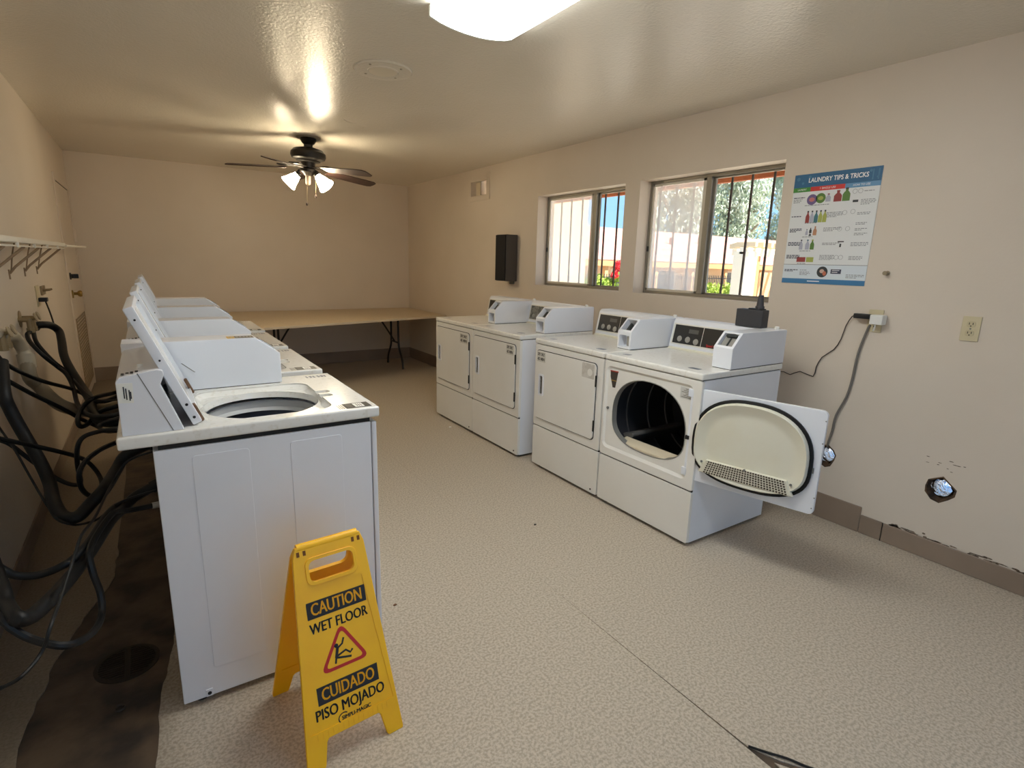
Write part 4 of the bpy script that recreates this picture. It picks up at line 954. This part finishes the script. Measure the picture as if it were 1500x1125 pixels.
    p = MB(); p.T = F2; p.prism(outline, 'Z', 0, T, .0015, 1); c = MB(); c.T = F2; c.prism(rrect(-.066, .066, hgt - .108, hgt - .046, .018, 5), 'Z', -.05, .05); p.cut(c); rp = p.build('rear_panel', yel_m, r)
    g = MB(); g.T = F2; g.box(-.12, .12, .118, .124, T, T + .002); g.build('moulded_bar', yel_m, rp, smooth=False)
floor_sign()

# ------------------------------------------------------------------ poster
def poster():
    y0, y1, z0, z1 = 1.886, 1.424, 1.350, 1.957; x = XR - .002
    r = root('laundry_poster', (x, (y0 + y1) / 2, z0), 'white and blue laundry tips poster on the wall beside window two', 'poster'); off = (-x, -(y0 + y1) / 2, -z0)
    Wd, Hd = y0 - y1, z1 - z0
    P = lambda u, v: (y0 - u * Wd, z1 - v * Hd)
    pg = MB(off).box(x - .0012, x + .0015, y1, y0, z0, z1).build('sheet', M('poster_paper', (226, 229, 230), .4), r, smooth=False)
    def rect(u0, u1, v0, v1, lay=1):
        b_ = MB(off); a = P(u0, v0); c = P(u1, v1); b_.box(x - .0012 - lay * .0004, x - .001, c[0], a[0], c[1], a[1]); return b_
    C = lambda n, c: M(n, c, .45)
    hb = rect(0, 1, 0, .118); hb.build('header_band', C('poster_blue', (44, 100, 140)), pg, smooth=False)
    b = MB(off)
    q = random.Random(2)
    for u, v, rr_ in ((.05, .04, .010), (.11, .08, .007), (.19, .03, .008), (.88, .03, .007), (.96, .085, .006)):
        a = P(u, v)
        b.prism([(a[0] + rr_ * math.cos(i * PI / 7), a[1] + rr_ * math.sin(i * PI / 7)) for i in range(14)], 'X', x - .0018, x - .0014)
    a = P(.93, .055); b.box(x - .0018, x - .0014, a[0] - .02, a[0] - .013, a[1] - .03, a[1] + .022); b.box(x - .0018, x - .0014, a[0] + .008, a[0] + .014, a[1] - .03, a[1] + .022)
    b.build('header_doodle', C('poster_blue_pale', (70, 124, 160)), pg, smooth=False, kind='stuff')
    def t(s, u, v, size, col, wd=None, bold=0.0, name='lettering', al='CENTER'):
        b_ = MB(off); a = P(u, v); b_.text(s, size, RX(x - .0021, a[0], a[1], (0, -1, 0), (0, 0, 1)), .0002, bold, al, wd); b_.build(name, col, pg, smooth=False)
    wht = C('poster_white', (240, 242, 242))
    t('LAUNDRY TIPS & TRICKS', .52, .060, .034, wht, .315, .0007, 'title_lettering')
    rect(0, .215, .118, .158).build('green_tab', C('poster_green', (70, 140, 62)), pg, smooth=False)
    rect(.215, .62, .118, .158).build('red_tab', C('poster_red', (206, 58, 52)), pg, smooth=False)
    rect(.62, 1, .118, .158).build('blue_tab', C('poster_sky', (100, 150, 190)), pg, smooth=False)
    t('LAUNDRY', .11, .138, .014, wht, .05); t('1 SINGLE USE', .42, .138, .015, wht, .085); t('HOW TO USE', .80, .138, .015, wht, .085)
    rect(0, 1, .822, .8255).build('rule', C('poster_rule', (70, 84, 98)), pg, smooth=False)
    rect(0, 1, .828, .955, .5).build('footer_panel', C('poster_pale', (214, 224, 232)), pg, smooth=False)
    rect(0, 1, .955, 1).build('footer_band', C('poster_footer', (62, 122, 168)), pg, smooth=False)
    rect(.33, .48, .972, .980, 2).build('footer_print', wht, pg, smooth=False); 
    # text blocks too small to read: rows of fine print
    navy = C('poster_navy', (62, 66, 86)); mid = C('poster_grey', (140, 143, 148))
    bold_ = MB(off); fine = MB(off)
    def rows(mb, u, v, wd, n, h=.006, gap=.0125):
        for k in range(n):
            uu = u; lim = u + wd * (1 if k < n - 1 else q.uniform(.55, .95))
            while uu < lim - .006:
                L_ = q.uniform(.012, .04); a = P(uu, v + k * gap); c = P(min(uu + L_, lim), v + k * gap + h); mb.box(x - .0017, x - .0012, c[0], a[0], c[1], a[1]); uu += L_ + .007
    for v, n in ((.205, 1), (.375, 1), (.49, 3), (.615, 3), (.735, 3), (.87, 2)): rows(bold_, .02, v, .17 if v > .6 else .15, n, .008)
    rows(fine, .02, .222, .11, 3)
    for u, v, wd, n in ((.45, .355, .19, 4), (.44, .49, .2, 3), (.45, .625, .2, 2), (.44, .735, .17, 4), (.84, .19, .14, 1), (.82, .262, .16, 4), (.80, .37, .14, 2), (.80, .455, .12, 2), (.80, .505, .13, 2), (.80, .545, .14, 2), (.78, .625, .19, 3), (.78, .745, .15, 3), (.78, .905, .2, 3), (.22, .872, .16, 1), (.22, .89, .13, 3), (.17, .28, .4, 1), (.2, .44, .16, 1), (.19, .565, .14, 1), (.18, .695, .17, 1), (.17, .81, .14, 1)): rows(fine, u, v, wd, n)
    bold_.build('fine_print', navy, pg, smooth=False, kind='stuff'); fine.build('fine_print', mid, pg, smooth=False, kind='stuff')
    # product pictures
    def bottle(u, v, w_, h_, col, cap=None):
        b_ = MB(off)
        shape = [(-.5, 0), (.5, 0), (.5, .55), (.3, .75), (.18, .8), (.18, 1), (-.18, 1), (-.18, .8), (-.3, .75), (-.5, .55)]
        pts = [P(u + a_ * w_, v - c_ * h_) for a_, c_ in shape]; b_.prism(pts, 'X', x - .0017, x - .001); b_.build('bottle_picture', col, pg, smooth=False)
        a = P(u - w_ * .2, v - h_ * 1.08); c = P(u + w_ * .2, v - h_ * .95); k = MB(off); k.box(x - .0019, x - .001, c[0], a[0], c[1], a[1]); k.build('cap_picture', cap or navy, pg, smooth=False)
    cc = {n: C('pic_' + n, v) for n, v in dict(purple=(112, 96, 140), leaf=(92, 130, 62), wine=(150, 62, 60), teal=(70, 120, 130), lime=(170, 178, 90), silver=(176, 180, 196), tan=(190, 140, 108), rose=(196, 120, 120), dark=(60, 64, 66)).items()}
    def pod(u, v, rad, col, c2):
        a = P(u, v); b_ = MB(off); b_.prism([(a[0] + rad * math.cos(i * PI / 10), a[1] + rad * math.sin(i * PI / 10)) for i in range(20)], 'X', x - .0017, x - .001); b_.build('tub_picture', col, pg, smooth=False)
        b_ = MB(off); b_.prism([(a[0] + rad * .55 * math.cos(i * PI / 8), a[1] + rad * .4 * math.sin(i * PI / 8)) for i in range(16)], 'X', x - .0019, x - .001); b_.build('tub_picture_face', c2, pg, smooth=False)
    pod(.25, .232, .029, cc['purple'], cc['rose']); pod(.355, .225, .027, cc['leaf'], cc['lime']); bottle(.445, .26, .06, .065, cc['silver'], cc['wine']); bottle(.555, .265, .09, .09, cc['wine'], cc['wine']); bottle(.65, .265, .085, .105, cc['leaf'], cc['dark'])
    for k, n in enumerate(('wine', 'silver', 'teal', 'lime', 'lime')): bottle(.225 + k * .052, .44, .048, .10, cc[n], cc['dark'])
    bottle(.24, .552, .03, .05, cc['silver']); bottle(.285, .535, .03, .045, cc['dark']); bottle(.285, .56, .03, .02, cc['dark']); bottle(.34, .555, .045, .075, cc['tan'], cc['tan'])
    bottle(.19, .685, .045, .085, cc['silver'], cc['dark']); bottle(.27, .685, .05, .085, cc['silver'], cc['teal']); bottle(.33, .685, .05, .085, cc['leaf'], cc['lime'])
    rect(.16, .27, .755, .80, 1.2).build('carton_picture', cc['wine'], pg, smooth=False); rect(.28, .37, .755, .80, 1.2).build('carton_picture', cc['lime'], pg, smooth=False)
    for u, v in ((.74, .19), (.80, .19), (.66, .365), (.75, .36), (.63, .505), (.72, .505), (.59, .755), (.64, .755), (.69, .755)):
        a = P(u, v); b_ = MB(off); rd = .012; b_.lathe([(rd, -.0002), (rd, .0002), (rd - .0015, .0002), (rd - .0015, -.0002)], (x - .0015, a[0], a[1]), (1, 0, 0), 18, closed=True); b_.build('icon_ring', mid, pg, smooth=False)
    rect(.73, .79, .262, .282, 1.2).build('icon_block', cc['dark'], pg, smooth=False); rect(.63, .70, .612, .622, 1.2).build('icon_block', cc['dark'], pg, smooth=False); rect(.655, .675, .635, .665, 1.2).build('icon_block', cc['dark'], pg, smooth=False)
    a = P(.50, .888); b_ = MB(off); b_.prism([(a[0] + .030 * math.cos(i * PI / 14), a[1] + .030 * math.sin(i * PI / 14)) for i in range(28)], 'X', x - .0018, x - .001); b_.build('round_picture', cc['dark'], pg, smooth=False)
    b_ = MB(off); b_.prism([(a[0] + .002 + .013 * math.cos(i * PI / 8), a[1] + .004 + .011 * math.sin(i * PI / 8)) for i in range(16)], 'X', x - .0021, x - .001); b_.build('round_picture_detail', C('pic_skin', (206, 176, 160)), pg, smooth=False)
    b_ = MB(off); b_.prism([(a[0] - .013 + .010 * math.cos(i * PI / 8), a[1] - .008 + .012 * math.sin(i * PI / 8)) for i in range(16)], 'X', x - .0022, x - .001); b_.build('round_picture_detail', C('pic_orange', (196, 112, 86)), pg, smooth=False)
    rect(.60, .72, .862, .902, 1.2).build('dark_badge', navy, pg, smooth=False); rect(.615, .70, .870, .875, 2).build('badge_print', wht, pg, smooth=False); rect(.615, .68, .886, .891, 2).build('badge_print', wht, pg, smooth=False)
poster()

# ------------------------------------------------------------------ things on the right wall
def outlet(y0, y1, z0, z1, label, blank=False):
    r = root('wall_outlet', (XR, (y0 + y1) / 2, (z0 + z1) / 2), label, 'outlet'); off = (-XR, -(y0 + y1) / 2, -(z0 + z1) / 2); yc = (y0 + y1) / 2; zc = (z0 + z1) / 2
    pl = MB(off).box(XR - .006, XR, y0, y1, z0, z1, .002).build('cover_plate', ivory_m, r)
    for dz in (-.021, .021):
        so = MB(off).prism(rrect(yc - .017, yc + .017, zc + dz - .0145, zc + dz + .0145, .011, 4), 'X', XR - .008, XR - .005).build('socket', M('socket_ivory', (196, 184, 150), .4), pl)
        b = MB(off)
        for dy in (-.007, .007): b.box(XR - .0086, XR - .0078, yc + dy - .0013, yc + dy + .0013, zc + dz - .002, zc + dz + .008)
        b.cyl((XR - .0086, yc, zc + dz - .008), (XR - .0078, yc, zc + dz - .008), .0028, seg=8); b.build('slot', dark_m, so, smooth=False)
    MB(off).cyl((XR - .0075, yc, zc), (XR - .0055, yc, zc), .004, seg=10).build('screw', chrome_m, pl)
    return r
outlet(.899, .970, 1.120, 1.235, 'ivory duplex outlet with nothing plugged in, right of the poster')
outlet(1.307, 1.378, 1.114, 1.232, 'ivory outlet under the poster with adapters plugged in')
r = root('power_adapter', (XR - .009, 1.32, 1.18), 'small white cube power adapter plugged into the wall outlet', 'adapter'); off = (-(XR - .009), -1.32, -1.18)
MB(off).box(XR - .062, XR - .0095, 1.285, 1.347, 1.158, 1.208, .005).build('adapter_body', M('adapter_white', (228, 228, 224), .4), r)
MB(off).tube([(XR - .045, 1.322, 1.159), (XR - .045, 1.322, 1.14), (XR - .035, 1.330, 1.125)], .004, 8).build('cable_stub', MATS['adapter_white'], r)
r = root('plug_brick', (XR - .012, 1.385, 1.19), 'black plug beside the white adapter with a thin cord to the dryer', 'plug'); off = (-(XR - .012), -1.385, -1.19)
MB(off).box(XR - .055, XR - .02, 1.352, 1.432, 1.182, 1.208, .005).build('plug_body', black_m, r)
cb_ = [(3.165, 1.433, 1.194), (3.178, 1.453, 1.186), (3.185, 1.480, 1.133), (3.185, 1.495, 1.056), (3.187, 1.525, .994), (3.187, 1.583, .940), (3.187, 1.607, .878), (3.187, 1.617, .822), (3.187, 1.696, .838), (3.187, 1.753, .808), (3.187, 1.793, .818), (3.18, 1.86, .81)]
MB(off).tube(cb_, .0028, 6, 2).build('cord', M('cord_dark', (60, 52, 46), .5), r)
r = root('grey_cable', (XR - .01, 1.42, .75), 'grey cable hanging from the outlet down into the foil duct hole', 'cable'); off = (-(XR - .01), -1.42, -.75)
MB(off).tube([(3.188, 1.36, 1.15), (3.184, 1.368, 1.125), (3.184, 1.395, .991), (3.184, 1.403, .846), (3.184, 1.418, .742), (3.184, 1.456, .626), (3.186, 1.464, .531), (3.19, 1.479, .448), (3.215, 1.482, .42)], .0062, 8).build('cord', M('cord_grey', (112, 108, 102), .5), r)
r = root('wall_bumper', (XR, 1.324, 1.421), 'small dull metal stop knob on bare wall right of the poster', 'knob')
MB().lathe([(0, 0), (.012, 0), (.012, .004), (.006, .008), (.006, .02), (.011, .024), (.011, .032), (0, .034)], (0, 0, 0), (-1, 0, 0), 16).build('knob_body', M('knob_dull', (150, 136, 112), .4, metal=.4), r)
# wall speaker
r = root('wall_speaker', (XR, 4.83, 1.47), 'black box speaker hung on the wall left of window one', 'speaker'); off = (-XR, -4.83, -1.47)
MB(off).box(XR - .145, XR - .01, 4.735, 4.925, 1.238, 1.70, .004).build('speaker_cabinet', M('speaker_grey', (74, 68, 64), .6), r)
MB(off).box(XR - .158, XR - .145, 4.738, 4.922, 1.242, 1.696, .004).build('grille', M('speaker_cloth', (24, 23, 24), .9, bump=(300, .4, .002)), r)
MB(off).box(XR - .012, XR, 4.79, 4.87, 1.205, 1.60, .002).build('bracket', grey_m, r)
# payment router on the open dryer's console
r = root('antenna_box', (2.80, 1.80, 1.1085), 'dark box with a stubby antenna standing on the open dryer', 'router'); off = (-2.80, -1.80, -1.1085)
MB(off).box(2.775, 2.835, 1.722, 1.885, 1.1085, 1.205, .004).build('box_body', M('router_dark', (56, 56, 60), .5), r)
MB(off).box(2.785, 2.825, 1.735, 1.82, 1.205, 1.212, .003).build('box_lid', black_m, r)
b = MB(off); b.cyl((2.805, 1.763, 1.205), (2.805, 1.763, 1.285), .022, .014, 16); b.lathe([(.022, 0), (.024, .004), (.024, .018), (.019, .022)], (2.805, 1.763, 1.206), seg=16); b.build('antenna', M('antenna_dark', (62, 62, 66), .5), r)
# scrap on the floor, speck of debris
r = tag(MB((-2.097, -4.104, 0)).prism([(2.085, 4.09), (2.112, 4.095), (2.108, 4.118), (2.09, 4.113)], 'Z', .0005, .003).build('paper_scrap', paper_m, smooth=False), 'tiny white paper scrap on floor in front of the dryers', 'scrap'); r.location = (2.097, 4.104, 0)
r = tag(MB((-1.674, -2.238, 0)).prism([(1.668, 2.232), (1.682, 2.236), (1.680, 2.242), (1.670, 2.244)], 'Z', .0005, .004).build('lint_fleck', dark_m, smooth=False), 'dark lint fleck on the open floor between the rows', 'fleck'); r.location = (1.674, 2.238, 0)
r = tag(MB((-.74, -1.95, 0)).prism([(.734, 1.946), (.748, 1.95), (.744, 1.958), (.733, 1.954)], 'Z', .0005, .004).build('lint_fleck', M('fleck_brown', (120, 84, 60), .8), smooth=False), 'brown fleck on floor at the foot of the near washer', 'fleck'); r.location = (.74, 1.95, 0)

# ------------------------------------------------------------------ left side: shelf, plumbing, hoses
r = root('wire_shelf', (XL, 4.2, 1.44), 'white wire shelf high on the left wall above the hoses', 'shelf'); off = (-XL, -4.2, -1.44)
wire_m = M('wire_white', (224, 218, 204), .4)
XF = -.452
b = MB(off); b.box(XF - .006, XF + .006, 1.2, 4.97, 1.452, 1.476, .004); b.build('front_rail', wire_m, r)
b = MB(off); b.cyl((XF + .006, 4.97, 1.456), (XF + .006, 6.60, 1.462), .008, seg=10); b.build('extension_rail', wire_m, r)
b = MB(off); b.cyl((XF, 1.2, 1.438), (XF, 4.97, 1.438), .0035, seg=8); b.cyl((XL + .006, 1.2, 1.46), (XL + .006, 6.6, 1.46), .004, seg=8); b.cyl((-.52, 1.2, 1.457), (-.52, 6.6, 1.457), .003, seg=8); b.build('lower_rail', wire_m, r)
b = MB(off)
for k in range(150): b.box(XL + .002, XF, 1.22 + k * .025, 1.2235 + k * .025, 1.461, 1.4645)
b.build('cross_wire', wire_m, r, smooth=False, kind='stuff')
for y in (2.5, 2.95, 3.4, 3.85, 4.3, 4.75):
    br = MB(off); br.tube([(XF - .004, y, 1.436), (XL + .03, y, 1.335), (XL + .004, y, 1.30)], .006, 8, 1); br.box(XL, XL + .005, y - .01, y + .01, 1.27, 1.32, .001); br.build('bracket', M('bracket_tan', (150, 128, 102), .5), r)
    MB(off).tube([(XL + .012, y, 1.315), (XL + .05, y - .16, 1.40), (-.52, y - .22, 1.456)], .0035, 6, 3).build('bracket_wire', MATS['bracket_tan'], r)
    MB(off).box(XF - .003, XF + .008, y - .21, y - .20, 1.432, 1.456, .001, 1).build('rail_clip', wire_m, r)
# plumbing
def valve(y, z, label):
    v = root('hose_valve', (XL, y, z), label, 'valve', 'washer taps on the left wall')
    bm_ = M('old_brass', (150, 132, 100), .4, metal=.5)
    MB().lathe([(0, 0), (.045, 0), (.045, .004), (0, .006)], (0, 0, 0), (1, 0, 0), 20).build('wall_flange', bm_, v)
    for dy in (-.045, .045):
        b_ = MB(); b_.cyl((0, dy, 0), (.05, dy, 0), .013, seg=14); b_.cyl((.045, dy, .006), (.045, dy, -.05), .014, seg=14); b_.cyl((.045, dy, -.045), (.045, dy, -.07), .018, seg=8); b_.cyl((.05, dy, 0), (.07, dy, .01), .008, seg=8); b_.build('tap_body', bm_, v)
        b_ = MB(); b_.lathe([(0, -.004), (.022, -.004), (.026, 0), (.022, .004), (0, .004)], (.074, dy, .012), (1, 0, .3), 12); b_.build('tap_handle', M('tap_handle_tan', (164, 146, 116), .5), v)
    return v
valve(3.93, 1.055, 'tan washer tap with two outlets, farther one on the left wall'); valve(3.22, 1.06, 'tan washer tap at the left edge, nearer one on the wall')
r = root('wall_outlet', (XL, 4.68, 1.13), 'tan outlet on the left wall with a black plug in it', 'outlet'); MB().box(0, .006, -.12, .0, -.06, .07, .002).build('cover_plate', ivory_m, r)
pg_ = MB(); pg_.box(.006, .05, -.10, -.04, -.03, -.005, .004); pg_.build('plug', black_m, r)
MB().box(0, .012, .08, .22, .0, .06, .003).build('bracket_plate', M('old_brass', (150, 132, 100), .4, metal=.5), r)
b = MB(); [b.cyl((.01, y, .03), (.05, y, .035), .006, seg=8) for y in (.10, .15, .20)]; b.build('bracket_pin', MATS['old_brass'], r)
HS = {
'drain_a': [(-.5, 2.817, .998), (-.49, 2.714, .892), (-.48, 2.707, .828), (-.45, 2.692, .725), (-.41, 2.633, .634), (-.38, 2.552, .568), (-.35, 2.368, .553), (-.32, 2.282, .531), (-.28, 2.262, .527), (-.24, 2.302, .554), (-.2, 2.341, .586), (-.17, 2.509, .595), (-.135, 2.57, .63), (-.035, 2.60, .66)],
'hose_b': [(-.56, 2.40, .83), (-.5, 2.421, .81), (-.47, 2.431, .791), (-.4, 2.552, .715), (-.33, 2.631, .651), (-.29, 2.774, .57), (-.26, 2.803, .505), (-.24, 2.72, .478), (-.24, 2.57, .489), (-.25, 2.391, .549), (-.26, 2.295, .616), (-.255, 2.247, .685), (-.24, 2.286, .711), (-.2, 2.329, .734), (-.15, 2.377, .742), (-.125, 2.287, .777), (-.035, 2.27, .79)],
'hose_c': [(-.58, 2.75, .73), (-.55, 2.747, .714), (-.51, 2.754, .683), (-.48, 2.768, .634), (-.43, 2.765, .565), (-.38, 2.739, .514), (-.33, 2.692, .497), (-.3, 2.646, .519), (-.29, 2.545, .613), (-.28, 2.515, .696), (-.26, 2.538, .732), (-.21, 2.544, .746), (-.14, 2.451, .773), (-.125, 2.367, .795), (-.035, 2.33, .80)],
'hose_d': [(-.57, 3.147, .977), (-.56, 3.244, .918), (-.51, 3.316, .853), (-.46, 3.435, .789), (-.38, 3.614, .706), (-.33, 3.811, .606), (-.29, 3.847, .544), (-.27, 3.765, .521), (-.26, 3.309, .587), (-.22, 2.749, .717), (-.17, 2.64, .76), (-.035, 2.58, .80)],
'hose_e': [(-.55, 2.979, .922), (-.52, 3.005, .883), (-.46, 3.064, .807), (-.39, 3.162, .717), (-.33, 3.213, .644), (-.27, 3.239, .586), (-.2, 2.85, .66), (-.035, 2.62, .72)],
'hose_f': [(-.035, 3.10, .80), (-.12, 3.188, .777), (-.19, 3.332, .728), (-.25, 3.097, .764), (-.29, 3.088, .738), (-.31, 3.021, .715), (-.31, 2.932, .697), (-.3, 2.923, .676), (-.28, 3.002, .668), (-.25, 3.051, .696), (-.19, 2.95, .74), (-.035, 2.90, .78)],
'drain_g': [(-.571, 4.21, .975), (-.565, 4.19, .986), (-.54, 4.134, 1.0), (-.5, 4.185, .989), (-.47, 4.218, .952), (-.45, 4.091, .912), (-.43, 3.918, .841), (-.39, 3.765, .774), (-.34, 3.604, .711), (-.3, 3.401, .694), (-.26, 3.053, .697), (-.22, 2.864, .702), (-.12, 2.75, .72), (-.035, 2.72, .73)],
'hose_h': [(-.551, 3.875, .99), (-.56, 3.837, .98), (-.54, 3.757, .946), (-.49, 3.716, .877), (-.45, 3.777, .807), (-.41, 3.73, .767), (-.38, 3.622, .712), (-.35, 3.393, .681), (-.29, 3.034, .706), (-.2, 2.80, .74), (-.035, 2.78, .76)],
'hose_i': [(-.549, 3.975, .99), (-.55, 3.96, .975), (-.53, 3.877, .922), (-.47, 3.829, .829), (-.42, 3.838, .764), (-.36, 3.663, .726), (-.3, 3.442, .693), (-.22, 3.1, .74), (-.12, 2.98, .80), (-.035, 2.96, .82)],
'cord_j': [(-.56, 4.62, 1.111), (-.53, 4.495, 1.042), (-.51, 4.413, .972), (-.48, 4.239, .886), (-.46, 4.126, .803), (-.44, 4.047, .752), (-.36, 3.586, .749), (-.26, 3.206, .73), (-.13, 2.85, .80), (-.035, 2.84, .83)],
'hose_k': [(-.56, 1.92, .66), (-.45, 1.898, .615), (-.4, 1.827, .595), (-.37, 1.824, .565), (-.32, 1.824, .553), (-.26, 1.832, .568), (-.22, 1.886, .588), (-.19, 2.095, .574), (-.17, 2.292, .53), (-.12, 2.40, .50), (-.034, 2.41, .54)],
'drain_l': [(-.54, 2.05, .70), (-.45, 1.94, .619), (-.38, 1.708, .604), (-.36, 1.634, .583), (-.33, 1.559, .583), (-.31, 1.587, .564), (-.28, 1.666, .558), (-.25, 1.792, .548), (-.22, 1.915, .548), (-.18, 2.139, .542), (-.155, 2.30, .51), (-.11, 2.36, .53), (-.034, 2.37, .56)],
'hose_m': [(-.55, 1.75, .64), (-.41, 1.657, .591), (-.36, 1.569, .588), (-.34, 1.555, .562), (-.31, 1.55, .526), (-.26, 1.525, .504), (-.23, 1.556, .48), (-.21, 1.677, .427), (-.2, 1.775, .414), (-.2, 1.812, .46), (-.21, 1.811, .538), (-.21, 1.857, .59), (-.165, 2.053, .599), (-.13, 2.2, .54), (-.034, 2.22, .535)],
'cord_n': [(-.55, 1.45, .46), (-.36, 1.427, .5), (-.35, 1.431, .498), (-.31, 1.412, .523), (-.28, 1.463, .537), (-.26, 1.474, .587), (-.25, 1.578, .599), (-.23, 1.727, .637), (-.22, 1.804, .653), (-.2, 1.94, .642), (-.185, 2.126, .632), (-.17, 2.30, .62), (-.12, 2.33, .68), (-.034, 2.34, .70)],
'cord_o': [(-.58, 2.85, .80), (-.55, 2.802, .781), (-.52, 2.717, .757), (-.47, 2.622, .684), (-.43, 2.533, .615), (-.37, 2.365, .553), (-.33, 2.257, .534), (-.29, 2.226, .516), (-.26, 2.304, .481), (-.22, 2.286, .499), (-.15, 2.232, .565), (-.034, 2.2, .60)],
}
info = {
'drain_a': (.0215, 'drain_hose', 'thick black drain hose making a deep U behind the near washer', 'hose'),
'hose_b': (.0085, 'fill_hose', 'thin black fill hose with a hanging loop under the washer top', 'hose'),
'hose_c': (.0085, 'fill_hose', 'thin black fill hose arching up to the washer back, near the loop', 'hose'),
'hose_d': (.0095, 'fill_hose', 'upper black fill hose crossing from the left edge towards the tangle', 'hose'),
'hose_e': (.0095, 'fill_hose', 'lower black fill hose running parallel just under the upper crossing one', 'hose'),
'hose_f': (.010, 'fill_hose', 'black fill hose coiled in a ring behind the second washer', 'hose'),
'drain_g': (.021, 'drain_hose', 'thick black drain hose bending down from the far tap', 'hose'),
'hose_h': (.0105, 'fill_hose', 'black fill hose from the far tap, nearer outlet', 'hose'),
'hose_i': (.0105, 'fill_hose', 'black fill hose from the far tap, farther outlet', 'hose'),
'cord_j': (.0045, 'power_cable', 'black power cord hanging from the plug on the left wall', 'cord'),
'hose_k': (.0105, 'fill_hose', 'black fill hose sagging low from left edge, topmost of the bottom bundle', 'hose'),
'drain_l': (.0185, 'drain_hose', 'thick black drain hose sweeping up in the bottom bundle', 'hose'),
'hose_m': (.0095, 'fill_hose', 'black fill hose with the lowest loop, hanging over the stained floor', 'hose'),
'cord_n': (.0042, 'power_cable', 'thin black power cord trailing down to the bottom left corner', 'cord'),
'cord_o': (.0042, 'power_cable', 'thin black power cord dipping under the thick U-shaped drain hose', 'cord'),
}
for k, pts in HS.items():
    rad, nm, lb, ct_ = info[k]; c = Vector(pts[len(pts) // 2]); g = 'black hoses and cords behind the washers'
    r = root(nm, c, lb, ct_, g); off = tuple(-c)
    MB(off).tube(pts, rad, 12 if rad > .01 else 8, 5).build('cable_sheath' if 'cable' in nm else 'hose_tube', rubber_m, r)
    if 'cable' not in nm:
        e = Vector(pts[-1]); p = Vector(pts[-2]); d = (p - e).normalized()
        b = MB(off); b.cyl(e, e + d * .03, rad * 1.3, seg=12); b.build('coupling', chrome_m if rad < .015 else rubber_m, r)
# white waste pipe with its grey hose
r = root('waste_pipe', (XL, 3.5, .95), 'off-white waste pipe and fat grey drain hose bending off the left wall', 'pipe'); off = (-XL, -3.5, -.95)
pv_m = M('pvc_old', (176, 166, 146), .5)
MB(off).tube([(-.565, 3.13, 1.07), (-.565, 3.19, 1.065), (-.565, 3.324, 1.038), (-.56, 3.50, 1.01), (-.55, 3.575, .945), (-.54, 3.572, .905)], .027, 14).build('pvc_elbow', pv_m, r)
MB(off).cyl((-.54, 3.572, .915), (-.537, 3.56, .845), .036, seg=18).build('coupling', pv_m, r)
MB(off).tube([(-.538, 3.56, .87), (-.53, 3.524, .80), (-.51, 3.57, .75), (-.45, 3.472, .689), (-.4, 3.458, .647), (-.33, 3.47, .617), (-.25, 3.42, .63), (-.14, 3.38, .65), (-.03, 3.37, .66)], .031, 14).build('drain_sleeve', M('sleeve_grey', (136, 126, 108), .5), r)
# floor drain
r = root('floor_drain', (-.19, 2.13, -.004), 'round rusty floor drain grate in the stained strip behind the near washer', 'drain')
dm = M('drain_iron', (52, 42, 34), .6, metal=.3)
MB().lathe([(.098, 0), (.098, .004), (.085, .005), (.085, 0)], seg=36, closed=True).build('rim', dm, r)
MB().lathe([(0, .0005), (.086, .0005)], seg=30).build('pit', dark_m, r)
b = MB()
for k in range(-6, 7):
    y = k * .0125; hw_ = math.sqrt(max(0, .085 ** 2 - y * y)); b.box(-hw_, hw_, y - .0035, y + .0035, .001, .004)
b.box(-.008, .008, -.085, .085, .001, .0045); b.build('grate_bar', dm, r, smooth=False)
r = tag(MB().lathe([(.014, 0), (.016, .004), (.014, .008), (.011, .004)], seg=20, closed=True).build('rubber_washer', M('old_ring', (62, 50, 40), .7)), 'lost hose ring lying on the stained concrete strip', 'ring'); r.location = (-.205, 1.90, -.004)
